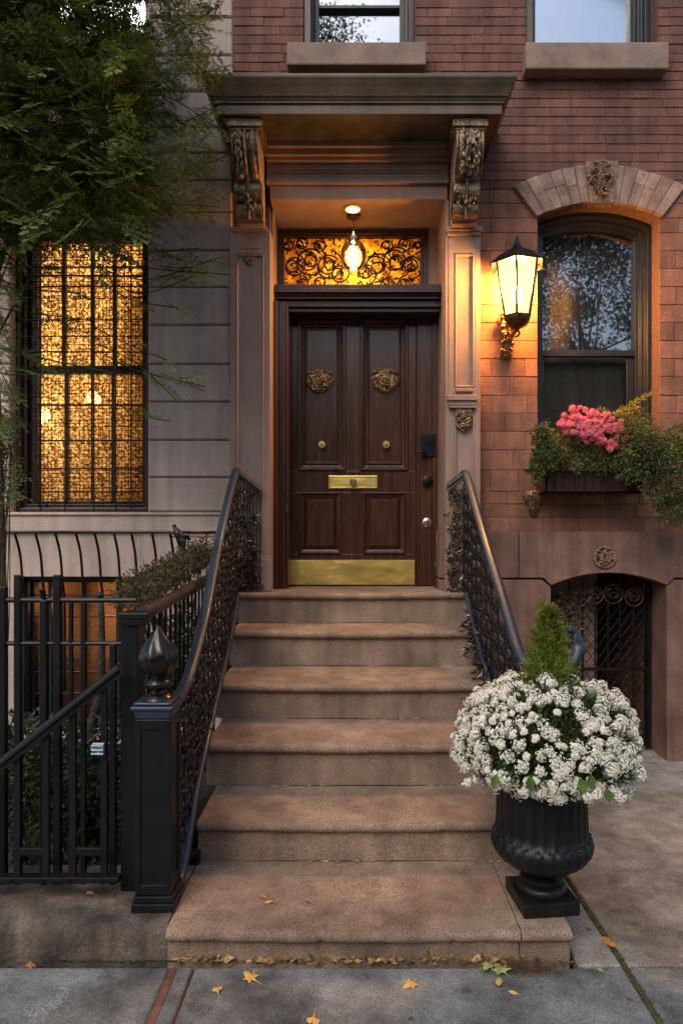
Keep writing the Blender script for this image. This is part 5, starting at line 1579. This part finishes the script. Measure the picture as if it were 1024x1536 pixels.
for k in range(900):
    c = P[r.randrange(len(P))] + Vector((r.gauss(0, .02), r.uniform(.01, .07), r.gauss(0, .03) - .02)); mb.leaf(c, (r.uniform(-1, 1), r.uniform(-1, 1), r.uniform(-.4, 1)), r.uniform(.02, .035), .011, None, tone=r.uniform(.5, 1.3))
for k in range(20): mb.tube([(px(890, 4.45) + r.uniform(-.1, .1), 4.55, bz1 - .02), P[k] + Vector((0, .02, -.02))], .003, 4)
mb.build('foliage', M['leaf_mum'], pk)

# ------------------------------------------------------------------ hedge, bushes, trees on the left
def hedgeline(d): return -.885 - .02 * (d - 2.8)
bl = []
for i in range(12):
    d = 2.78 + i * .135
    bl.append(((hedgeline(d) - .04, d, 1.27 + .012 * i), (.085, .09, .075 + .004 * (i % 3)), 1))
mass('hedge', 'brownish clipped hedge running along the sloping side rail', 'hedge', bl, 7500, M['leaf_brown'], (.012, .026), (.006, .012), (-.95, 3.5, .03), seed=8, tonev=(.4, 1.6), stems=True)
mass('ivy', 'dark green ivy behind the thin balusters beside the stoop', 'ivy', [((-.96, 2.95 + .2 * i, .75 + .12 * math.sin(i * 2)), (.05, .13, .42), 1) for i in range(6)],
     3200, M['leaf_shrub'], (.02, .04), (.012, .022), (-.97, 3.4, .03), seed=9, tonev=(.3, 1.0))
mass('bush', 'low leafy bush behind the left half of the gate', 'bush', [(at3(25, 1150, 3.0), (.20, .18, .24), 1), (at3(60, 1220, 2.95), (.26, .18, .26), 1.3), (at3(20, 1110, 3.2), (.2, .15, .12), .6)],
     3400, M['leaf_shrub'], (.02, .045), (.012, .024), (px(40, 3), 3.0, .03), seed=10, tonev=(.5, 1.6))
mass('bush', 'dark bush behind the right half of the gate beside the capped post', 'bush', [(at3(120, 1190, 3.0), (.20, .18, .30), 1.2), (at3(165, 1160, 3.05), (.10, .15, .30), .8), (at3(95, 1130, 3.2), (.15, .15, .18), .7)],
     3000, M['leaf_shrub'], (.02, .042), (.012, .022), (px(140, 3), 3.0, .03), seed=11, tonev=(.35, 1.2))
st = MB(); st.tube(bez([at(137, 1125, 3.1), at(139, 1085, 3.1), at(150, 1040, 3.1), at(153, 980, 3.1), at(152, 900, 3.1)], 6), [.026 - .012 * k / 25 for k in range(25)], 8)
st.tube(bez([at(137, 1125, 3.1), at(138, 1200, 3.1), (px(140, 3.1), 3.1, .03)], 6), .027, 8)
st.build('bare_trunk', M['bark'], smooth=True, label='bare dark curving trunk behind the left fence', cat='tree trunk')
mb = MB(); mb.tube([at(128, 1118, 2.85), at(166, 1083, 2.85)], .005, 6); mb.tube([at(128, 1118, 2.85), (px(128, 2.85), 2.85, .03)], .005, 6)
mb.build('garden_stake', M['bracket'], label='thin slanting brown stake behind the small sign', cat='stake')

tree = thing('tree', 'dark feathery evergreen tree overhanging the tall lit window', 'tree', (px(6, 3.75), 3.75, .03))
R = random.Random(42)
base = Vector((px(6, 3.75), 3.75, .03))
mb = MB()
trunkP = bez([base, base + Vector((.02, -.05, 1.2)), base + Vector((.0, -.08, 2.4)), base + Vector((-.06, -.1, 3.6)), base + Vector((-.02, -.15, 5.2))], 8)
mb.tube(trunkP, [.026 - .016 * k / 32 for k in range(33)], 8)
limbs = []
def limb(p0, p1, r0, sag=.1):
    p0, p1 = Vector(p0), Vector(p1); m_ = (p0 + p1) / 2 + Vector((R.uniform(-.06, .06), R.uniform(-.06, .06), sag))
    P = bez([p0, m_, p1], 8); mb.tube(P, [r0 * (1 - .8 * k / 16) for k in range(17)], 6); limbs.append(P); return P
def crown_edge(y):
    return float(np.interp(y, [-120, 0, 40, 100, 180, 250, 310, 340, 370], [325, 315, 305, 300, 300, 300, 275, 225, 150]))
targets = []
for i in range(34):
    y = R.uniform(-150, 345); x = R.uniform(-80, crown_edge(y) - 10); d = R.uniform(3.35, 4.35)
    targets.append(at(x, y, d))
for t_ in targets:
    z0_ = min(5.0, max(2.4, t_.z - R.uniform(.2, .9))); k = min(range(len(trunkP)), key=lambda q: abs(trunkP[q].z - z0_))
    limb(trunkP[k], t_, R.uniform(.007, .013), R.uniform(-.12, .12))
mb.build('trunk', M['bark'], tree, smooth=True)
mb = MB()
def spray(p, d, L, nt=9, lf=15, tn=1.0, m_=None, ls=1.0):
    """one feathery spray: a drooping stem, side twigs, leaflets along each"""
    d = Vector(d).normalized(); side = d.cross(Vector((0, 0, 1)))
    side = side.normalized() if side.length > .05 else Vector((1, 0, 0))
    roll = R.uniform(-.8, .8); side = (side * math.cos(roll) + Vector((0, 0, 1)) * math.sin(roll)).normalized()
    mb.tube([p, p + d * L * .5, p + d * L + Vector((0, 0, -.08 * L))], [.0022, .0016, .0008], 4, tone=.5)
    for i in range(nt):
        t = (i + .6) / nt; q = p + d * L * t + Vector((0, 0, -.1 * L * t * t)); s = 1 if i % 2 else -1
        tl = L * (.42 * (1 - t) + .14) * R.uniform(.7, 1.2)
        td = (d * .8 + side * s * R.uniform(.7, 1.1) + Vector((0, 0, R.uniform(-.25, .15)))).normalized()
        for k in range(lf):
            u = (k + R.random()) / lf; w_ = q + td * tl * u
            ld = td * .9 + side.cross(td) * 0 + d.cross(td).normalized() * 0
            ss = 1 if k % 2 else -1
            nn = td.cross(side).normalized() if td.cross(side).length > .01 else Vector((0, 0, 1))
            ld = td * .8 + td.cross(nn) * ss * .8 + Vector((R.uniform(-.3, .3),) * 3)
            mb.leaf(w_, ld, R.uniform(.010, .019) * ls, R.uniform(.0045, .0075) * ls, nn + Vector((R.uniform(-.4, .4), R.uniform(-.4, .4), R.uniform(-.4, .4))), tone=tn * R.uniform(.6, 1.45))
N = 0
while N < 3300:
    y = R.uniform(-160, 352); e = crown_edge(y); x = R.uniform(-90, e)
    d = R.uniform(3.3, 4.45)
    # airy gaps, where the upper window and wall show
    if 38 < x < 62 and y < 36 and R.random() < .85: continue
    if 115 < x < 210 and 8 < y < 55 and R.random() < .72: continue
    if x > 200 and R.random() < .66: continue
    p = at(x, y, d)
    out = Vector((R.uniform(-.2, 1) if x > 90 else R.uniform(-1, 1), R.uniform(-1, .2), R.uniform(-.6, .25)))
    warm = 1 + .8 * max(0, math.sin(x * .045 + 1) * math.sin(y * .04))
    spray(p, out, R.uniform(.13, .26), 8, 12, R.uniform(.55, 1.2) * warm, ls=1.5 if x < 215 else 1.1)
    N += 1
for (xa, ya, xb, yb, n) in ((215, 400, 345, 412, 7), (215, 420, 335, 385, 6), (210, 440, 290, 415, 3), (205, 555, 308, 580, 4), (205, 545, 265, 600, 3), (205, 620, 255, 632, 2), (190, 380, 300, 372, 4), (200, 450, 268, 462, 2),
                            (230, 200, 345, 150, 5), (240, 60, 330, 8, 6), (250, 110, 345, 105, 6), (240, 280, 345, 230, 5), (200, 300, 330, 310, 6), (280, 160, 335, 200, 4), (200, 520, 250, 540, 2),
                            (-10, 460, 130, 480, 5), (-10, 520, 170, 560, 5), (0, 560, 100, 560, 5), (0, 400, 60, 400, 4), (40, 370, 200, 350, 7), (-10, 600, 40, 640, 4), (30, 430, 120, 440, 3), (90, 345, 210, 395, 5), (-30, 350, 18, 450, 9), (-30, 420, 15, 520, 9), (-30, 500, 18, 590, 9), (-30, 570, 15, 660, 8), (-40, 330, 30, 400, 8), (20, 350, 80, 380, 5)):
    for k in range(n):
        t = R.uniform(0, .8); d = 3.95 if xa > 150 else 3.7
        a, b = at(xa, ya, d), at(xb, yb, d - .15)
        p = a + (b - a) * t + Vector((R.uniform(-.02, .02), R.uniform(-.05, .05), R.uniform(-.02, .02)))
        spray(p, (b - a).normalized() + Vector((0, R.uniform(-.3, .3), R.uniform(-.35, .3))), .17 * R.uniform(.8, 1.2), 9, 13, R.uniform(1.3, 2.3) if xa > 190 else R.uniform(.6, 1.1))  # right-hand sprays get a brighter tone, painting the lit edge of the crown
    mb.tube(bez([at(xa - 60, ya - 30, 4.0 if xa > 150 else 3.7), a, b], 5), .0032, 4, tone=.4)
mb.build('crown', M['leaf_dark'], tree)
mb = None
def exv(mb, r):
    for k in range(26):
        a = at(r.uniform(-10, 20), r.uniform(640, 740), 3.7); frond(mb, a, a + Vector((r.uniform(.0, .12), 0, r.uniform(-.16, .0))), 26, (.012, .024), (.005, .009), r, (.7, 1.8))
mass('climbing_vine', 'yellow-green climbing vine at the far left edge below the lit window', 'vine', [(at3(0, 720, 3.7), (.10, .08, .24), 1), (at3(5, 660, 3.7), (.07, .07, .12), .5)],
     1500, M['leaf_box'], (.014, .026), (.006, .010), (px(-15, 3.7), 3.75, .03), seed=12, extra=exv)

# ------------------------------------------------------------------ street trees behind the camera: they stand across the pavement and show in the panes
def street_tree(loc, h0, h1, rad, n, seed, label):
    r = random.Random(seed); t = thing('street_tree', label, 'tree', loc, 'street trees mirrored in the window panes')
    mb = MB(); b = Vector(loc)
    tp = bez([b, b + Vector((.1, 0, h0)), b + Vector((-.1, .1, h1 * .8))], 8); mb.tube(tp, [.11 - .09 * k / 16 for k in range(17)], 8)
    cl = []
    for i in range(60):
        a = r.uniform(0, 6.28); q = rad * r.random() ** .5; z = h0 + (h1 - h0) * r.random(); s = math.sin(math.pi * (z - h0 * .9) / (h1 - h0 * .8))
        c = b + Vector((q * math.cos(a) * max(.3, s), q * math.sin(a) * max(.3, s), z)); cl.append(c)
        if i % 3 == 0: mb.tube([tp[8 + i % 8], (tp[8 + i % 8] + c) / 2 + Vector((0, 0, .1)), c], [.03, .02, .008], 5)
    mb.build('trunk', M['bark'], t)
    mb = MB()
    for i in range(n):
        c = cl[i % len(cl)]; v = Vector((r.gauss(0, 1), r.gauss(0, 1), r.gauss(0, .7))) * .34
        mb.leaf(c + v, (r.uniform(-1, 1), r.uniform(-1, 1), r.uniform(-1, .5)), r.uniform(.06, .11), r.uniform(.035, .06), None, tone=r.uniform(.6, 1.5))
    mb.build('crown', M['leaf_shrub'], t)
# house row across the street, seen only as reflections in the panes
opp = thing('opposite_house', 'brown row house across the street, seen only as a dark reflection in the panes', 'building', (3, -17, 0))
mb = MB(); hl = []
for i in range(9):
    for j in range(2): hl.append((-12 + i * 3.2, -12 + i * 3.2 + 1.1, 1.2 + j * 3.4, 3.1 + j * 3.4, 0))
wall(mb, -14, 18, -.2, 8.3, -17.3, -17, hl); mb.box(-14, 18, -17.2, -16.6, 8.3, 8.6)
mb.build('wall', M['base'], opp)
mb = MB(); mb.box(-14, 18, -17.6, -17.5, 0, 8.2); mb.build('interior_wall', M['dark'], opp)
street_tree((4.9, -4.4, 0), 1.3, 8.4, 2.7, 36000, 51, 'broad street tree behind the viewer mirrored in the arched window')
street_tree((-.9, -4.6, 0), 6.5, 12.6, 2.0, 15000, 52, 'tall street tree behind the viewer mirrored in the upper middle window')
street_tree((-7.5, -4.6, 0), 3, 9, 2.4, 9000, 53, 'street tree behind the viewer mirrored in the upper left window')

# chalky swirl on the pavement
cm = bpy.data.materials.new('chalk'); cm.use_nodes = True
n, l = cm.node_tree.nodes, cm.node_tree.links
n['Principled BSDF'].inputs['Base Color'].default_value = (.42, .43, .42, 1); n['Principled BSDF'].inputs['Roughness'].default_value = .9
tp_ = n.new('ShaderNodeBsdfTransparent'); mx_ = n.new('ShaderNodeMixShader'); nz = n.new('ShaderNodeTexNoise'); nz.inputs['Scale'].default_value = 90; nz.inputs['Detail'].default_value = 5
rm = n.new('ShaderNodeMapRange'); rm.inputs[1].default_value = .42; rm.inputs[2].default_value = .62; rm.inputs[3].default_value = 0; rm.inputs[4].default_value = .55
tcx = n.new('ShaderNodeTexCoord'); l.new(tcx.outputs['Object'], nz.inputs['Vector']); l.new(nz.outputs['Fac'], rm.inputs[0]); l.new(rm.outputs[0], mx_.inputs[0])
l.new(tp_.outputs[0], mx_.inputs[1]); l.new(n['Principled BSDF'].outputs[0], mx_.inputs[2]); l.new(mx_.outputs[0], n['Material Output'].inputs[0])
mb = MB(); c = Vector((px(72, 2.19), 2.19, .004)); vs = []; n_ = 24
for k in range(n_ + 1):
    a = -2.3 + 3.2 * k / n_; wd = .020 * math.sin(math.pi * (k + 1) / (n_ + 2)) + .004
    vs += [(c.x + (.058 - wd) * math.cos(a) - .01, c.y + (.075 - wd * 1.3) * math.sin(a), .004), (c.x + (.058 + wd) * math.cos(a) - .01, c.y + (.075 + wd * 1.3) * math.sin(a), .004)]
mb.add(vs, [(2 * k, 2 * k + 1, 2 * k + 3, 2 * k + 2) for k in range(n_)])
mb.build('chalk_mark', cm, label='faint pale chalk swirl on the pavement at the lower left', cat='chalk mark')

# ------------------------------------------------------------------ fallen leaves
def leafshape(kind, s, m, label, loc, rz, group='fallen leaves', curl=.2, name='fallen_leaf'):
    lobes = {'maple': [(0, -.5), (.12, -.2), (.5, -.25), (.35, .02), (.55, .25), (.22, .22), (.25, .55), (0, .8), (-.2, .5), (-.28, .2), (-.55, .3), (-.38, 0), (-.5, -.28), (-.1, -.2)],
             'oval': [(0, -.6), (.2, -.35), (.3, 0), (.22, .35), (0, .7), (-.2, .35), (-.28, 0), (-.2, -.35)],
             'fan': [(0, -.6), (.12, -.15), (.5, .1), (.45, .4), (.12, .45), (.05, .3), (-.1, .5), (-.45, .38), (-.5, .05), (-.12, -.15)]}[kind]
    mb = MB(); vs = [(0, 0, .012)]
    for x, y in lobes:
        vs.append((x * s, y * s, .004 + curl * s * (x * x * .6 + max(0, y) * .25) + rnd.uniform(0, .004)))
    n_ = len(lobes)
    mb.add(vs, [(0, 1 + k, 1 + (k + 1) % n_) for k in range(n_)])
    th = [(x, y, z - .0012) for x, y, z in vs]; mb.add(th, [(0, 1 + (k + 1) % n_, 1 + k) for k in range(n_)])
    mb.tube([(0, -.5 * s, .006), (.03 * s, -.9 * s, .004)], .0008, 4)
    o = mb.build(name, m, None, label=label, cat='leaf', group=group)
    o.location = loc; o.rotation_euler = (rnd.uniform(-.1, .1), rnd.uniform(-.1, .1), rz)
    # rebuild origin at base
    return o
def gl_(x, y, z=0.0):
    d = (EYE - z) / ((y - 800) / 1000); return (px(x, d), d, z + .001)
for kind, s, m, lab, loc, rz in (
    ('maple', .050, 'fallen_y', 'largest yellow leaf on the pavement, left of centre before the bottom step', gl_(378, 1468), .9),
    ('fan', .034, 'fallen_y', 'small yellow leaf just left of and below the largest yellow one', gl_(327, 1489), .3),
    ('maple', .045, 'fallen_y', 'yellow leaf on the pavement before the middle of the stoop', gl_(617, 1476), 2.3),
    ('fan', .042, 'fallen_y', 'yellow leaf cut by the bottom edge of the photo', gl_(471, 1527), 3.0),
    ('maple', .030, 'fallen_o', 'small orange leaf on the pavement before the low dark wall', gl_(47, 1450), .5),
    ('oval', .026, 'fallen_o', 'small orange leaf on the bottom step beside a pale one', gl_(396, 1346, .121), 1.2),
    ('oval', .026, 'fallen_y', 'small pale leaf on the bottom step beside an orange one', gl_(404, 1354, .121), 2.0),
    ('oval', .026, 'fallen_y', 'bright orange-yellow oval leaf on the pavement before the urn', gl_(771, 1491), 1.3),
    ('oval', .020, 'fallen_g', 'tiny yellow-green leaf on the pavement right of the urn step', gl_(901, 1457), .9),
    ('oval', .018, 'fallen_g', 'tiny green leaf on the pavement below the tiny yellow-green one', gl_(903, 1480), 2.2),
    ('maple', .060, 'fallen_g', 'large pale green leaf lying against the bottom step left of the urn', (gl_(752, 1458)[0], 2.305, .010), .4),
    ('maple', .042, 'fallen_g', 'pale green leaf overlapping the large one at the foot of the step', (gl_(732, 1452)[0], 2.325, .016), 2.4),
    ('oval', .042, 'fallen_y', 'long yellow leaf below the large pale green one', (gl_(747, 1470)[0], 2.262, .003), 2.9),
    ('oval', .060, 'fallen_o', 'curled orange-brown leaf stuck in the mossy pavement joint', gl_(915, 1416), .35),
    ('oval', .018, 'fallen_b', 'tiny brown leaf on the pavement right of the largest yellow one', gl_(467, 1440), .35),
    ('oval', .024, 'fallen_b', 'small brown curled leaf on the pavement before the step, left of the urn', gl_(700, 1487), 1.5),
    ('oval', .018, 'fallen_b', 'small brown leaf on the right pavement beside the mossy joint', gl_(945, 1501), 1.1),
    ('oval', .014, 'fallen_b', 'tiny brown speck of leaf in the middle of the bottom step', gl_(462, 1355, .121), 1.1),
    ('maple', .024, 'fallen_o', 'small orange leaf on the low wall beside the dark post', gl_(136, 1341, .126), 1.1),
    ('fan', .024, 'fallen_b', 'small brown leaf on the low wall close to the newel post', gl_(173, 1343, .126), 2.1),
):
    leafshape(kind, s, M[m], lab, loc, rz)
# litter along the foot of the bottom step, and needles by the urn
mb = MB(); r = random.Random(31)
cl_ = [(-.56, .05), (-.50, .04), (-.33, .06), (-.12, .09), (.12, .05), (.22, .08), (.42, .08), (.50, .06), (.58, .05)]
for i in range(300):
    q_ = r.choice(cl_); x = r.gauss(q_[0], q_[1]) if r.random() < .85 else r.uniform(-.6, .62); y = 2.374 - abs(r.gauss(0, .011)); s = r.uniform(.010, .036) * (1.6 if r.random() < .1 else 1)
    if x < -.62 or x > .66: continue
    mb.leaf((x, y, .003 + r.random() * .008), (r.uniform(-1, 1), r.uniform(-.25, .25), r.uniform(0, .25)), s, s * .5, (r.uniform(-.3, .3), r.uniform(-.8, 0), 1), tone=r.uniform(.35, 1.5))
mb.build('leaf_litter', mat('litter', (.30, .19, .07), .8, .3, 30, 0, tone=True, hue2=(.09, .05, .025)), label='line of small yellow and brown leaf litter along the foot of the stoop', cat='leaf litter', kind='stuff')
mb = MB()
for i in range(620):
    a = r.gauss(0, 1); b_2 = r.gauss(0, 1); p = Vector((px(790, 2.35) + a * .045, 2.325 + b_2 * .014, .003 + r.random() * .012))
    d = Vector((r.uniform(-1, 1), r.uniform(-.5, .5), r.uniform(-.1, .25))); mb.leaf(p, d, r.uniform(.02, .045), .0022, (0, 0, 1), tone=r.uniform(.5, 1.6))
mb.build('pine_needles', mat('needles', (.13, .07, .04), .8, .3, 14, 0, tone=True), label='heap of brown pine needles at the foot of the urn step', cat='needles', kind='stuff')
mb = MB()
for i in range(600):
    x = r.uniform(-1.05, -.62) if r.random() < .8 else r.uniform(-2, -.6); y = 2.372 - abs(r.gauss(0, .006)); s = r.uniform(.003, .008)
    mb.leaf((x, y, .0), (r.uniform(-.5, .5), r.uniform(-.5, .2), 1), s, s * .6, None, tone=r.uniform(.5, 1.5))
mb.build('weeds', M['leaf_mum'], label='thin green weeds at the foot of the low dark wall', cat='weeds', kind='stuff')
